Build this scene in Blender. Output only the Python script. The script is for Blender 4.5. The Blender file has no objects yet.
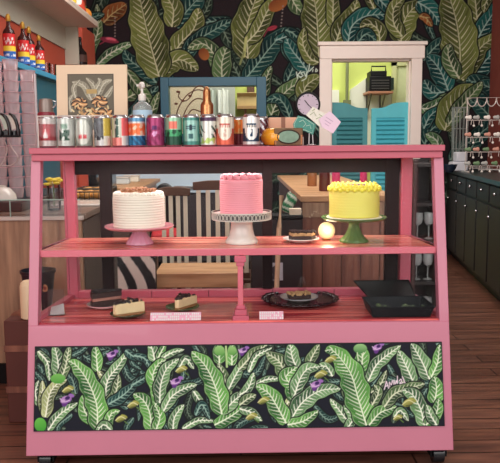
import bpy, bmesh, math, random
import numpy as np
from mathutils import Vector, Matrix
random.seed(7); rng = np.random.default_rng(7)
S = bpy.context.scene; C = S.collection; PI = math.pi

# ---------------------------------------------------------------- camera
CX, CH, CD, YAW, PITCH, ROLL, F = 0.008, 1.1815, 2.443, -0.0132, 0.126, 0.0081, 705.8
cam_pos = Vector((CX, -CD, CH))
cy_, sy_ = math.cos(YAW), math.sin(YAW); cp_, sp_ = math.cos(PITCH), math.sin(PITCH)
R0 = Vector((cy_, sy_, 0)); H0 = Vector((-sy_, cy_, 0))
FW = H0*cp_ + Vector((0, 0, -sp_)); U0 = H0*sp_ + Vector((0, 0, cp_))
RI = R0*math.cos(ROLL) - U0*math.sin(ROLL); UI = R0*math.sin(ROLL) + U0*math.cos(ROLL)
cd = bpy.data.cameras.new('camera'); cam = bpy.data.objects.new('camera', cd); C.objects.link(cam)
M = Matrix((RI, UI, -FW)).transposed().to_4x4(); M.translation = cam_pos
cam.matrix_world = M; cd.lens = F*36/500; cd.sensor_width = 36; cd.clip_start = .05; cd.clip_end = 60
S.camera = cam
def ray(px, py): return FW + RI*((px-250)/F) + UI*((231.5-py)/F)
def at(px, py, Y):
    d = ray(px, py); return cam_pos + d*((Y+CD)/d.y)
def atz(px, py, z):
    d = ray(px, py); return cam_pos + d*((z-CH)/d.z)
def atx(px, py, x):
    d = ray(px, py); return cam_pos + d*((x-CX)/d.x)

# ---------------------------------------------------------------- materials
def lin(c):
    c = [v/255 for v in c]
    return tuple(v/12.92 if v <= .04045 else ((v+.055)/1.055)**2.4 for v in c)
MATS = {}
def mat(name, rgb, rough=.5, metal=0, var=.12, scale=12, stretch=None, coat=0, emit=0, spec=.5, bump=0):
    if name in MATS: return MATS[name]
    m = bpy.data.materials.new(name); m.use_nodes = True; nt = m.node_tree; n = nt.nodes; b = n['Principled BSDF']
    b.inputs['Roughness'].default_value = rough; b.inputs['Metallic'].default_value = metal
    b.inputs['Coat Weight'].default_value = coat; b.inputs['Specular IOR Level'].default_value = spec
    tc = n.new('ShaderNodeTexCoord'); mp = n.new('ShaderNodeMapping'); nz = n.new('ShaderNodeTexNoise')
    nz.inputs['Scale'].default_value = scale; nz.inputs['Detail'].default_value = 4
    if stretch: mp.inputs['Scale'].default_value = stretch
    nt.links.new(tc.outputs['Object'], mp.inputs[0]); nt.links.new(mp.outputs[0], nz.inputs['Vector'])
    mx = n.new('ShaderNodeMix'); mx.data_type = 'RGBA'; l = lin(rgb)
    mx.inputs[6].default_value = (*[v*(1-var) for v in l], 1); mx.inputs[7].default_value = (*[min(1, v*(1+var)) for v in l], 1)
    nt.links.new(nz.outputs['Fac'], mx.inputs[0]); nt.links.new(mx.outputs[2], b.inputs['Base Color'])
    if bump:
        bp = n.new('ShaderNodeBump'); bp.inputs['Strength'].default_value = bump; bp.inputs['Distance'].default_value = .01
        nt.links.new(nz.outputs['Fac'], bp.inputs['Height']); nt.links.new(bp.outputs[0], b.inputs['Normal'])
    if emit:
        nt.links.new(mx.outputs[2], b.inputs['Emission Color']); b.inputs['Emission Strength'].default_value = emit
    MATS[name] = m; return m
def streak(name, c1, c2, stretch, scale=3, rough=.25, lo=.35, hi=.65, coat=0):
    m = mat(name, c1, rough, coat=coat); n = m.node_tree.nodes; nt = m.node_tree
    mp = [x for x in n if x.type == 'MAPPING'][0]; mp.inputs['Scale'].default_value = stretch
    nz = [x for x in n if x.type == 'TEX_NOISE'][0]; nz.inputs['Scale'].default_value = scale
    mx = [x for x in n if x.type == 'MIX'][0]; mr = n.new('ShaderNodeMapRange')
    mr.inputs[1].default_value = lo; mr.inputs[2].default_value = hi
    nt.links.new(nz.outputs['Fac'], mr.inputs[0]); nt.links.new(mr.outputs[0], mx.inputs[0])
    mx.inputs[6].default_value = (*lin(c1), 1); mx.inputs[7].default_value = (*lin(c2), 1)
    return m
def vcol(name, rough=.6, metal=0, spec=.4):
    if name in MATS: return MATS[name]
    m = bpy.data.materials.new(name); m.use_nodes = True; nt = m.node_tree; b = nt.nodes['Principled BSDF']
    a = nt.nodes.new('ShaderNodeVertexColor'); a.layer_name = 'paint'
    nt.links.new(a.outputs[0], b.inputs['Base Color']); b.inputs['Roughness'].default_value = rough
    b.inputs['Metallic'].default_value = metal; b.inputs['Specular IOR Level'].default_value = spec
    MATS[name] = m; return m
def glass(name, tint=(1, 1, 1), refl=1.0, rough=.02, fac=None):
    if name in MATS: return MATS[name]
    m = bpy.data.materials.new(name); m.use_nodes = True; nt = m.node_tree; n = nt.nodes; n.clear()
    o = n.new('ShaderNodeOutputMaterial'); t = n.new('ShaderNodeBsdfTransparent'); g = n.new('ShaderNodeBsdfGlossy')
    fr = n.new('ShaderNodeFresnel'); fr.inputs[0].default_value = 1.45; mx = n.new('ShaderNodeMixShader')
    t.inputs[0].default_value = (*tint, 1); g.inputs['Roughness'].default_value = rough
    mu = n.new('ShaderNodeMath'); mu.operation = 'MULTIPLY'; mu.inputs[1].default_value = refl
    nt.links.new(fr.outputs[0], mu.inputs[0]); nt.links.new(mu.outputs[0], mx.inputs[0])
    nt.links.new(t.outputs[0], mx.inputs[1]); nt.links.new(g.outputs[0], mx.inputs[2]); last = mx
    if fac:   # milky plastic
        d = n.new('ShaderNodeBsdfDiffuse'); d.inputs[0].default_value = (*fac[1], 1); m2 = n.new('ShaderNodeMixShader')
        m2.inputs[0].default_value = fac[0]; nt.links.new(mx.outputs[0], m2.inputs[1]); nt.links.new(d.outputs[0], m2.inputs[2]); last = m2
    nt.links.new(last.outputs[0], o.inputs[0]); MATS[name] = m; return m

pink = mat('pink_paint', (196, 116, 138), .35, var=.05, scale=5, coat=.2)
pink_d = mat('pink_paint_inner', (202, 96, 116), .35, var=.08, scale=5, coat=.2)
shelfm = streak('pink_shelf_sheen_streaks', (190, 62, 66), (250, 164, 142), (1.0, 24, 1), 3, .25, .42, .6, .15)  # reflected highlights painted as pale orange streaks in the pink
deckm = streak('pink_deck_sheen_streaks', (166, 46, 60), (242, 122, 114), (.8, 16, 1), 3, .25, .42, .62, .2)  # deck reflections painted as light and dark streaks in the pink
darkf = mat('dark_bronze', (36, 26, 27), .6, var=.1, spec=.15)
black = mat('black_plastic', (18, 17, 19), .5, spec=.25)
blackg = mat('black_gloss', (26, 26, 30), .15)
white = mat('white_ceramic', (226, 220, 212), .25, var=.04, coat=.4)
paper = mat('white_paper', (232, 230, 226), .7, var=.04)
clear = glass('clear_glass', (.97, .98, .98), .12)
clearp = glass('clear_plastic', (.93, .92, .93), 1.6, .08)
casegl = glass('case_glass', (.985, .99, .99), .045)
wood = streak('oak_wood', (140, 108, 86), (190, 152, 122), (9, 9, .8), 3, .45)
woodl = streak('light_wood', (176, 128, 88), (214, 168, 124), (1, 8, 8), 3, .45)
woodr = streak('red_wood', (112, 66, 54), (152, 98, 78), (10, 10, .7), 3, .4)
cream = mat('cream_trim', (226, 214, 200), .5, var=.03)
teal = mat('teal_paint', (28, 86, 108), .4, var=.06)
lime = mat('lime_wall', (214, 226, 122), .8, var=.04, scale=2)

# ---------------------------------------------------------------- mesh helpers
class MB:
    def __init__(s): s.v = []; s.f = []; s.c = []
    def add(s, vs, fs, col=None):
        b = len(s.v); s.v += [tuple(v) for v in vs]; s.f += [tuple(i+b for i in f) for f in fs]
        s.c += [col or (1, 1, 1)]*len(vs); return s
    def box(s, a, b, rot=None, piv=None):
        x0, y0, z0 = a; x1, y1, z1 = b
        vs = [Vector(p) for p in ((x0,y0,z0),(x1,y0,z0),(x1,y1,z0),(x0,y1,z0),(x0,y0,z1),(x1,y0,z1),(x1,y1,z1),(x0,y1,z1))]
        if rot is not None:
            p = Vector(piv or (0,0,0)); vs = [rot @ (v-p) + p for v in vs]
        return s.add(vs, [(0,3,2,1),(4,5,6,7),(0,1,5,4),(1,2,6,5),(2,3,7,6),(3,0,4,7)])
    def hexa(s, v): return s.add(v, [(0,3,2,1),(4,5,6,7),(0,1,5,4),(1,2,6,5),(2,3,7,6),(3,0,4,7)])
    def beam(s, p, q, w, d, up=(0,1,0)):
        p, q = Vector(p), Vector(q); t = (q-p).normalized(); a = Vector(up).cross(t).normalized()*(w/2); b = t.cross(a).normalized()*(d/2)
        return s.hexa([p-a-b, p+a-b, p+a+b, p-a+b, q-a-b, q+a-b, q+a+b, q-a+b])
    def lathe(s, prof, n=32, o=(0,0,0), fn=None, cap=True):
        o = Vector(o); vs = []; m = len(prof)
        for r, z in prof:
            for k in range(n):
                a = 2*PI*k/n; rr = fn(r, z, a) if fn else r
                vs.append(o+Vector((rr*math.cos(a), rr*math.sin(a), z)))
        fs = [(i*n+k, i*n+(k+1)%n, (i+1)*n+(k+1)%n, (i+1)*n+k) for i in range(m-1) for k in range(n)]
        if cap: fs += [tuple(range(n-1, -1, -1)), tuple((m-1)*n+k for k in range(n))]
        return s.add(vs, fs)
    def tube(s, pts, r, n=8, closed=False):
        pts = [Vector(p) for p in pts]; m = len(pts); vs = []
        rs = r if isinstance(r, (list, tuple)) else [r]*m; up = Vector((.13, .31, .94))
        for i, p in enumerate(pts):
            t = ((pts[(i+1) % m] if closed or i < m-1 else p)-(pts[i-1] if closed or i > 0 else p)).normalized()
            a = t.cross(up).normalized(); b = t.cross(a)
            for k in range(n):
                g = 2*PI*k/n; vs.append(p+(a*math.cos(g)+b*math.sin(g))*rs[i])
        fs = [(i*n+k, i*n+(k+1)%n, ((i+1)%m)*n+(k+1)%n, ((i+1)%m)*n+k) for i in range(m if closed else m-1) for k in range(n)]
        if not closed: fs += [tuple(range(n-1,-1,-1)), tuple((m-1)*n+k for k in range(n))]
        return s.add(vs, fs)
    def prism(s, poly, y0, y1):
        n = len(poly); vs = [(x, y0, z) for x, z in poly]+[(x, y1, z) for x, z in poly]
        return s.add(vs, [tuple(range(n)), tuple(range(2*n-1, n-1, -1))]+[(k, (k+1)%n, n+(k+1)%n, n+k) for k in range(n)])
    def sphere(s, o, r, n=16, m=10, sq=(1,1,1), fn=None):
        prof = [(math.sin(PI*i/m)*r+1e-5, -math.cos(PI*i/m)*r) for i in range(m+1)]; b = len(s.v); s.lathe(prof, n)
        for i in range(b, len(s.v)):
            v = Vector(s.v[i]); k = fn(v) if fn else 1
            s.v[i] = (o[0]+v.x*sq[0]*k, o[1]+v.y*sq[1]*k, o[2]+v.z*sq[2]*k)
        return s
def obj(name, mb, material, parent=None, bevel=0, smooth=True, sharp=40, label=None, cols=False, loc=None, stuff=False, recalc=True):
    me = bpy.data.meshes.new(name); me.from_pydata(mb.v, [], mb.f); me.update()
    if cols:
        a = me.color_attributes.new('paint', 'FLOAT_COLOR', 'POINT'); arr = np.ones((len(mb.v), 4), np.float32); arr[:, :3] = np.array(mb.c, np.float32)
        a.data.foreach_set('color', arr.ravel())
    if recalc:
        bm = bmesh.new(); bm.from_mesh(me); bmesh.ops.recalc_face_normals(bm, faces=bm.faces); bm.to_mesh(me); bm.free()
    o = bpy.data.objects.new(name, me); C.objects.link(o); me.materials.append(material)
    if smooth:
        me.polygons.foreach_set('use_smooth', [True]*len(me.polygons)); me.set_sharp_from_angle(angle=math.radians(sharp))
    if bevel:
        b = o.modifiers.new('bevel', 'BEVEL'); b.width = bevel; b.segments = 2; b.limit_method = 'ANGLE'
    if parent: o.parent = parent
    if loc: o.location = loc
    if label: o['label'] = label
    if stuff: o['kind'] = 'stuff'
    return o
def thing(name, label, cat, loc=(0,0,0), rz=0, group=None):
    o = bpy.data.objects.new(name, None); C.objects.link(o); o.empty_display_size = .05
    o.location = loc; o.rotation_euler = (0, 0, rz); o['label'] = label; o['category'] = cat
    if group: o['group'] = group
    return o
def tag(o, label, cat, group=None):
    o['label'] = label; o['category'] = cat
    if group: o['group'] = group
    return o
def struct(name, mb, m, parent=None, **k):
    o = obj(name, mb, m, parent, **k)
    if not parent: o['kind'] = 'structure'
    return o
def dup(root, loc, label, rz=None):
    r = root.copy(); C.objects.link(r); r.location = loc; r['label'] = label
    if rz is not None: r.rotation_euler = (0, 0, rz)
    for ch in list(root.children):
        c = ch.copy(); C.objects.link(c); c.parent = r
        for g in list(ch.children):
            d = g.copy(); C.objects.link(d); d.parent = c
    return r
Bx = lambda a, b, **k: MB().box(a, b, **k)

# ---------------------------------------------------------------- painting on a canvas (vertex colours on a fine grid)
class Canvas:
    def __init__(s, x0, x1, z0, z1, res, bg, Y, ppm):
        s.x0, s.x1, s.z0, s.z1, s.res, s.Y, s.k = x0, x1, z0, z1, res, Y, ppm/res
        s.nx = int(round((x1-x0)/res))+1; s.nz = int(round((z1-z0)/res))+1
        s.a = np.zeros((s.nz, s.nx, 3)); s.a[:] = lin(bg)
        s.a *= (1+.25*(rng.random((s.nz, s.nx, 1))-.5))
    def c(s, p):
        q = at(p[0], p[1], s.Y); return ((q.x-s.x0)/s.res, (q.z-s.z0)/s.res)
    def window(s, P, r):
        x0 = max(0, int(P[:,0].min()-r)); x1 = min(s.nx, int(P[:,0].max()+r)+2); z0 = max(0, int(P[:,1].min()-r)); z1 = min(s.nz, int(P[:,1].max()+r)+2)
        if x1 <= x0 or z1 <= z0: return None
        gx, gz = np.meshgrid(np.arange(x0, x1), np.arange(z0, z1)); return x0, x1, z0, z1, gx, gz
    def stroke(s, pts, w, col, raw=False, alpha=1):
        P = curve(np.array(pts if raw else [s.c(p) for p in pts]), 24); w = w*s.k/2; W = s.window(P, w+2)
        if not W: return
        x0, x1, z0, z1, gx, gz = W; d = np.sqrt(((gx[..., None]-P[:,0])**2+(gz[..., None]-P[:,1])**2)).min(-1)
        m = np.clip(w+.5-d, 0, 1)[..., None]*alpha; s.a[z0:z1, x0:x1] = s.a[z0:z1, x0:x1]*(1-m)+np.array(lin(col))*m
    def blob(s, p, rx, ry, col, ang=0, col2=None):
        cx, cz = s.c(p); rx *= s.k; ry *= s.k; P = np.array([[cx, cz]]); W = s.window(P, max(rx, ry)+2)
        if not W: return
        x0, x1, z0, z1, gx, gz = W; c_, s_ = math.cos(ang), math.sin(ang); u = (gx-cx)*c_+(gz-cz)*s_; v = -(gx-cx)*s_+(gz-cz)*c_
        d = np.sqrt((u/rx)**2+(v/ry)**2); m = np.clip((1-d)*min(rx, ry)+.5, 0, 1)[..., None]
        cc = np.array(lin(col)); 
        if col2: cc = cc*(1-np.clip(v/ry*.5+.5, 0, 1)[..., None])+np.array(lin(col2))*np.clip(v/ry*.5+.5, 0, 1)[..., None]
        s.a[z0:z1, x0:x1] = s.a[z0:z1, x0:x1]*(1-m)+cc*m
    def leaf(s, pts, w, st='g', raw=False, mid=1, tipw=.55, vs=5.6, k=.8, dim=1, half=0, outline=True, lobes=.06, vw=.13, shade=True):
        dk, lt, vn = STY[st]; P = curve(np.array(pts, float) if raw else np.array([s.c(p) for p in pts]), 56); W = w*s.k
        Wd = s.window(P, W+3)
        if not Wd: return
        x0, x1, z0, z1, gx, gz = Wd; d2 = (gx[..., None]-P[:,0])**2+(gz[..., None]-P[:,1])**2; i = d2.argmin(-1)
        T = np.gradient(P, axis=0); T /= np.linalg.norm(T, axis=1)[:, None]+1e-9
        seg = np.r_[0, np.cumsum(np.linalg.norm(np.diff(P, axis=0), axis=1))]; L = seg[-1]
        dx = gx-P[i,0]; dz = gz-P[i,1]; al = dx*T[i,0]+dz*T[i,1]; sd = dx*-T[i,1]+dz*T[i,0]; arc = seg[i]+al; t = np.clip(arc/L, 0, 1); ab = np.abs(sd)
        prof = (1-t)**tipw*(t+.015)**.33*1.5; prof = np.minimum(prof, 1.05)*(1+lobes*np.sin(arc/s.k/3.1+W)*np.sign(sd))
        hw = W*prof*np.where(sd*half > 0, .45, 1); ok = (arc > -1) & (arc < L+1)
        edge = hw-ab
        if outline:
            m = (np.clip((edge+1.3*s.k+.5), 0, 1)*ok)[..., None]; A = s.a[z0:z1, x0:x1]; s.a[z0:z1, x0:x1] = A*(1-m)+np.array(lin((20, 24, 24)))*m
        q = ab/(hw+1e-6); ph = (arc-k*ab*(1+.35*q))/(vs*s.k)+.5*(sd > 0); fr = ph-np.floor(ph)
        ix = np.floor(ph); h1 = np.abs(np.sin(ix*12.9898+W*7.1+(sd > 0)*3.3)*43758.5) % 1; h2 = np.abs(np.sin(ix*78.233+W*3.7)*24634.6) % 1
        base = np.clip(.30+.55*np.abs(fr-.5)*(.4+h2)+.26*(q > .72)*h1+.24*np.where(sd*(1 if shade else -1) > 0, 1, -.75)+.16*np.sin(arc/s.k/8+W), 0, 1)[..., None]
        col = np.array(lin(dk))*(1-base)+np.array(lin(lt))*base
        vth = vw*(1.2-q); vm = (np.clip((vth-np.abs(fr-.5))/.08+.5, 0, 1)*(q < .62+.36*h1)*(q > .1*h2)*(.35+.65*h2))[..., None]
        col = col*(1-vm)+np.array(lin(vn))*vm
        rim = (np.clip(1-np.abs(edge-.5*s.k)/(.6*s.k), 0, 1)*.5*(.3+.7*np.sin(arc/s.k/6+w)**2))[..., None]; col = col*(1-rim)+(.6*np.array(lin(vn))+.4*np.array(lin(lt)))*rim
        mw = mid*s.k*.55*(1.1-t*.7); mm = (np.clip(mw-ab+.5, 0, 1))[..., None]; col = col*(1-mm)+np.array(lin(vn))*mm
        m = (np.clip(edge+.5, 0, 1)*ok)[..., None]; A = s.a[z0:z1, x0:x1]; s.a[z0:z1, x0:x1] = A*(1-m)+col*dim*m
    def mesh(s, y, holes=()):
        X = s.x0+np.arange(s.nx)*(s.x1-s.x0)/(s.nx-1); Z = s.z0+np.arange(s.nz)*(s.z1-s.z0)/(s.nz-1)
        gx, gz = np.meshgrid(X, Z); V = np.stack([gx, np.full_like(gx, y), gz], -1).reshape(-1, 3)
        idx = np.arange(s.nx*s.nz).reshape(s.nz, s.nx); Q = np.stack([idx[:-1,:-1], idx[:-1,1:], idx[1:,1:], idx[1:,:-1]], -1).reshape(-1, 4)
        cx = V[Q].mean(1); keep = np.ones(len(Q), bool)
        for a, b, c, d in holes: keep &= ~((cx[:,0] > a) & (cx[:,0] < b) & (cx[:,2] > c) & (cx[:,2] < d))
        return V, Q[keep]
    def build(s, name, y, material, holes=(), parent=None):
        V, Q = s.mesh(y, holes); me = bpy.data.meshes.new(name); me.vertices.add(len(V)); me.vertices.foreach_set('co', V.ravel())
        me.loops.add(len(Q)*4); me.loops.foreach_set('vertex_index', Q.ravel()); me.polygons.add(len(Q)); me.polygons.foreach_set('loop_start', np.arange(len(Q))*4)
        me.update(calc_edges=True)
        a = me.color_attributes.new('paint', 'FLOAT_COLOR', 'POINT'); arr = np.ones((len(V), 4), np.float32); arr[:, :3] = np.clip(s.a, 0, 1).reshape(-1, 3); a.data.foreach_set('color', arr.ravel())
        me.materials.append(material); o = bpy.data.objects.new(name, me); C.objects.link(o)
        if parent: o.parent = parent
        return o
def curve(P, n):
    P = np.array(P, float)
    if len(P) == 2: t = np.linspace(0, 1, n)[:, None]; return P[0]*(1-t)+P[1]*t
    E = np.vstack([2*P[0]-P[1], P, 2*P[-1]-P[-2]]); out = []; m = len(P)-1
    for u in np.linspace(0, m-1e-6, n):
        i = int(u); t = u-i; a, b, c, d = E[i:i+4]
        out.append(.5*((2*b)+(-a+c)*t+(2*a-5*b+4*c-d)*t*t+(-a+3*b-3*c+d)*t**3))
    return np.array(out)
STY = {'w': ((110, 102, 84), (176, 170, 146), (214, 208, 186)), 'f': ((120, 70, 40), (214, 140, 78), (240, 206, 150)),
       'o': ((44, 50, 30), (128, 138, 74), (222, 222, 182)), 'g': ((30, 48, 36), (98, 128, 80), (222, 228, 196)),
       't': ((14, 42, 46), (40, 106, 100), (176, 208, 196)), 'd': ((24, 32, 30), (44, 64, 52), (126, 146, 126)),
       'r': ((60, 38, 28), (166, 96, 52), (196, 176, 120)),
       'b': ((22, 74, 38), (112, 176, 86), (232, 244, 212)), 'p': ((22, 56, 40), (124, 168, 112), (240, 246, 224)),
       'c': ((40, 58, 40), (196, 206, 142), (240, 242, 214)), 'k': ((16, 34, 38), (34, 76, 72), (150, 184, 168))}
exec_parts = []

# ================================================================ THE ROOM
YW = 4.8; PPM = (YW+CD)/F
XL = at(88, 60, YW).x; XR = 2.545; HT = 3.1
dtl, dtr = at(331.5, 60, YW), at(411, 60, YW); DX0, DX1, DZ = dtl.x, dtr.x, dtl.z
wtl, wbr = at(169, 86.5, YW), at(256.5, 86.5, YW); WX0, WX1, WZ1 = wtl.x, wbr.x, wtl.z; WZ0 = 1.27
cv = Canvas(XL-.02, XR, .2, 2.82,   .006, (38, 31, 34), YW, PPM)
for i in range(150):      # undergrowth
    x, z = rng.uniform(0, cv.nx), rng.uniform(0, cv.nz); a = rng.uniform(0, 2*PI); L = rng.uniform(30, 75); b = a+rng.uniform(-.8, .8)
    if cv.z0+z*cv.res < 1.2 or rng.random() < .3:
        cv.leaf([(x, z), (x+L*math.cos(a), z+L*math.sin(a)), (x+L*math.cos(a)+L*math.cos(b), z+L*math.sin(a)+L*math.sin(b))], rng.uniform(4, 9), 'ddkdd'[i % 5], raw=True, dim=.7)
BIG = [
 ([(90,60),(92,48),(98,30),(97,4)],5,'g'),([(104,22),(112,14),(126,4)],9,'r'),([(66,30),(84,20),(104,14)],5,'k'),([(98,64),(108,55),(120,48),(133,43)],5,'p'),
 ([(127,98),(138,92),(157,80)],7,'g'),([(156,82),(144,70),(130,60),(124,50)],8,'k'),([(128,118),(140,106),(158,86)],7,'k'),([(126,70),(136,84),(158,112)],6,'g'),([(140,132),(150,116),(159,92)],5,'g'),
 ([(176,26),(186,12),(202,-6)],13,'k'),([(172,26),(173,8),(163,-8)],10,'o'),([(170,60),(180,44),(194,28),(199,8)],11,'o'),
 ([(182,60),(196,42),(214,30),(233,20)],8,'k'),([(162,76),(170,64),(182,60),(198,70)],10,'o'),([(222,80),(216,58),(204,44),(188,48)],8,'g'),
 ([(240,78),(232,62),(228,46)],8,'d'),([(222,80),(222,62),(227,46)],10,'g'),([(251,78),(244,62),(232,50)],7,'d'),([(224,32),(230,42),(242,46)],6,'d'),([(242,46),(254,44),(262,40)],5,'d'),
 ([(159,76),(152,50),(145,22),(138,-12)],18,'o'),
 ([(246,78),(256,66),(268,50),(280,38),(300,30)],11,'k'),([(266,95),(266,80),(271,66)],5,'g'),([(304,80),(298,62),(288,50),(284,38)],8,'k'),([(286,84),(296,60),(302,44)],6,'k'),
 ([(290,-6),(296,6),(304,14)],7,'g'),([(252,30),(262,14),(276,-8),(290,-20)],3,'o'),
 ([(248,58),(247,40),(248,22),(258,-8)],16,'o'),([(247,42),(258,30),(268,10),(282,-10)],8,'o'),
 ([(268,126),(276,104),(290,88),(312,76)],8,'g'),([(290,118),(284,104),(276,98),(266,101)],6,'k'),([(266,150),(262,136),(270,122),(280,118)],6,'k'),([(276,40),(288,36),(302,33)],5,'t'),([(286,30),(294,34),(302,46)],5,'k'),
 ([(308,72),(300,60),(292,50),(286,38)],9,'t'),([(303,100),(306,86),(320,76)],9,'o'),([(319,60),(318,36),(316,10),(312,-12)],17,'o'),([(318,62),(310,58),(303,44),(304,28)],6,'o'),
 ([(333,26),(333,8),(334,-12)],7,'o'),([(336,42),(342,26),(352,14),(357,0)],9,'o'),([(348,42),(352,26),(366,16),(390,14)],9,'t'),([(380,42),(378,30),(370,24),(360,27)],8,'o'),
 ([(374,8),(370,0),(366,-10)],5,'o'),([(376,-4),(386,6),(394,14)],6,'t'),([(358,42),(366,34),(376,40)],6,'k'),
 ([(401,42),(402,28),(408,14),(420,2)],13,'o'),([(402,36),(394,24),(394,8),(404,-2)],8,'o'),([(418,2),(430,10),(441,24)],10,'t'),([(420,16),(426,18),(432,26)],4,'r'),
 ([(478,26),(476,8),(474,-14)],9,'o'),([(478,38),(486,24),(502,0)],9,'t'),([(494,-8),(486,2),(484,12)],5,'o'),
 ([(474,74),(486,60),(502,44)],12,'t'),([(424,60),(434,48),(446,38)],7,'k'),([(448,90),(442,74),(434,62),(427,56)],11,'t'),([(444,92),(432,92),(424,80)],8,'t'),
 ([(463,80),(474,62),(482,46),(504,32)],8,'o'),([(459,78),(460,50),(456,20),(447,-12)],19,'o'),([(458,76),(452,66),(448,54),(450,44)],8,'g'),
 ([(496,110),(492,96),(480,84),(466,80)],12,'k'),([(504,100),(494,90),(478,82)],9,'k'),
 ([(436,104),(444,100),(452,94)],6,'g'),([(424,150),(428,134),(440,122),(446,114)],9,'k'),([(420,108),(430,108),(444,98)],6,'p'),([(424,128),(430,116),(440,108)],6,'t'),
 ([(445,130),(450,112),(460,98),(476,86)],14,'o'),([(449,124),(462,106),(474,92),(482,82)],8,'g'),([(440,150),(436,140),(426,134)],6,'p'),
 ([(500,130),(484,110),(470,100)],9,'k'),([(470,150),(480,134),(498,120)],9,'k'),([(450,160),(462,146),(474,140)],6,'k'),
]
for i, (pts, w, st) in enumerate(BIG): cv.leaf(pts, w*1.08, st, tipw=.5, shade=bool(i % 3), dim=.74)
for p in [(278,4,10,6),(204,54,5,6)]: cv.blob(p[:2], p[2], p[3], (150, 92, 50), .5, (108, 58, 36))
cv.blob((109,40), 9, 2.5, (120, 44, 62), -.2); cv.blob((111,39), 5, 1.6, (206, 96, 112), -.2); cv.stroke([(100,44),(108,40),(118,42)], 1, (140, 52, 68))
cv.blob((272,28), 5, 2, (150, 52, 66), .3); cv.stroke([(264,36),(268,30),(276,26)], 1, (120, 44, 58))
for a, b in (((115,36),(115,18)), ((281,26),(283,6))):
    for k in range(7): cv.blob((a[0]+(b[0]-a[0])*k/6, a[1]+(b[1]-a[1])*k/6), .7, .7, (134, 122, 118))
cv.stroke([(244,56),(246,38)], 2.6, (168, 172, 112)); cv.stroke([(240,64),(244,52)], 2, (120, 128, 84))
sg = (206, 222, 206)      # the painter's signature beside the door
cv.stroke([(296.5,72),(297.5,78)], 1, sg); cv.stroke([(300.5,71.5),(297.5,75)], 1, sg); cv.stroke([(297.5,75),(301,77.5)], 1, sg)
cv.stroke([(304,72),(301,73),(303,75.5),(301,76.5)], .9, sg); cv.stroke([(304.5,73),(305.5,76),(307,72)], .9, sg); cv.stroke([(307,72),(306,78),(302,80.5)], .9, sg)
cv.stroke([(309.5,64),(308.5,71)], .9, sg); cv.stroke([(313.5,67),(309.5,71)], .9, sg); cv.stroke([(313,69.5),(312.5,71.5)], .8, sg); cv.stroke([(316,68.5),(315.5,71.5),(317.5,70.5),(316,68.5)], .8, sg)
cvm = vcol('mural_paint', .85, spec=.12)
wb = cv.build('wall_back', YW, cvm, holes=[(DX0-.03, DX1+.03, -1, DZ+.03), (WX0-.03, WX1+.03, WZ0-.03, WZ1+.03)]); wb['kind'] = 'structure'
body = MB()
for a, b in (((XL-.1, YW+.004, 0), (WX0-.02, YW+.12, HT)), ((WX0-.02, YW+.004, 0), (WX1+.02, YW+.12, WZ0-.02)), ((WX0-.02, YW+.004, WZ1+.02), (WX1+.02, YW+.12, HT)),
             ((WX1+.02, YW+.004, 0), (DX0-.02, YW+.12, HT)), ((DX0-.02, YW+.004, DZ+.02), (DX1+.02, YW+.12, HT)), ((DX1+.02, YW+.004, 0), (XR+.1, YW+.12, HT))): body.box(a, b)
struct('wall_partition', body, mat('dark_wall', (46, 40, 42), .8))
fl = streak('floor_boards', (92, 60, 52), (146, 98, 78), (1.1, 9, 1), 2.5, .28, .3, .7)
n = fl.node_tree.nodes; nt = fl.node_tree; b_ = n['Principled BSDF']
br = n.new('ShaderNodeTexBrick'); br.inputs['Scale'].default_value = 1; br.inputs['Brick Width'].default_value = 1.3; br.inputs['Row Height'].default_value = .11; br.inputs['Mortar Size'].default_value = .004
br.inputs['Color1'].default_value = (1, 1, 1, 1); br.inputs['Color2'].default_value = (.7, .66, .63, 1); br.inputs['Mortar'].default_value = (.12, .1, .1, 1)
tcc = n.new('ShaderNodeTexCoord'); nt.links.new(tcc.outputs['Object'], br.inputs[0]); mm_ = n.new('ShaderNodeMix'); mm_.data_type = 'RGBA'; mm_.blend_type = 'MULTIPLY'; mm_.inputs[0].default_value = 1
src = b_.inputs['Base Color'].links[0].from_socket; nt.links.new(src, mm_.inputs[6]); nt.links.new(br.outputs[0], mm_.inputs[7]); nt.links.new(mm_.outputs[2], b_.inputs['Base Color'])
struct('ceiling', Bx((-3.5, -3.2, HT), (4.2, 8.4, HT+.05)), mat('ceiling_white', (226, 222, 216), .8, var=.03))
struct('floor', Bx((-3.5, -3.2, -.05), (4.2, 8.4, 0)), fl)
# left wall: red below, pale board above
wl = MB().box((XL-.1, -.6, 0), (XL, YW, HT)); struct('wall_left', wl, mat('red_wall', (196, 84, 62), .7, var=.1, scale=3))
struct('wall_left_panel', Bx((XL, 1.2, 1.99), (XL+.015, 4.0, 2.235)), mat('pale_board', (192, 188, 172), .6, var=.08, scale=3), bevel=.002)
struct('wall_right', Bx((XR, -.6, 0), (XR+.1, YW, HT)), mat('red_brown_wall', (128, 60, 50), .7))
# lime room beyond the partition
YB = 7.6
struct('wall_lime_room', Bx((-2.4, YB, 0), (3.6, YB+.1, HT)), lime)
struct('wall_lime_left', Bx((-2.5, YW+.12, 0), (-2.4, YB, HT)), lime); struct('wall_lime_right', Bx((3.5, YW+.12, 0), (3.6, YB, HT)), lime)
q0, q1 = at(150, 90, YB-.6), at(207, 90, YB-.6); struct('trim_1', Bx((q0.x, YB-.6, 0), (q1.x, YB-.5, HT)), mat('cream_wall', (216, 198, 168), .8))
q0, q1 = at(207, 90, YB-.3), at(235, 90, YB-.3); struct('trim_2', Bx((q0.x, YB-.3, 0), (q1.x, YB-.2, HT)), mat('grey_wall', (176, 178, 166), .8))
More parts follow.
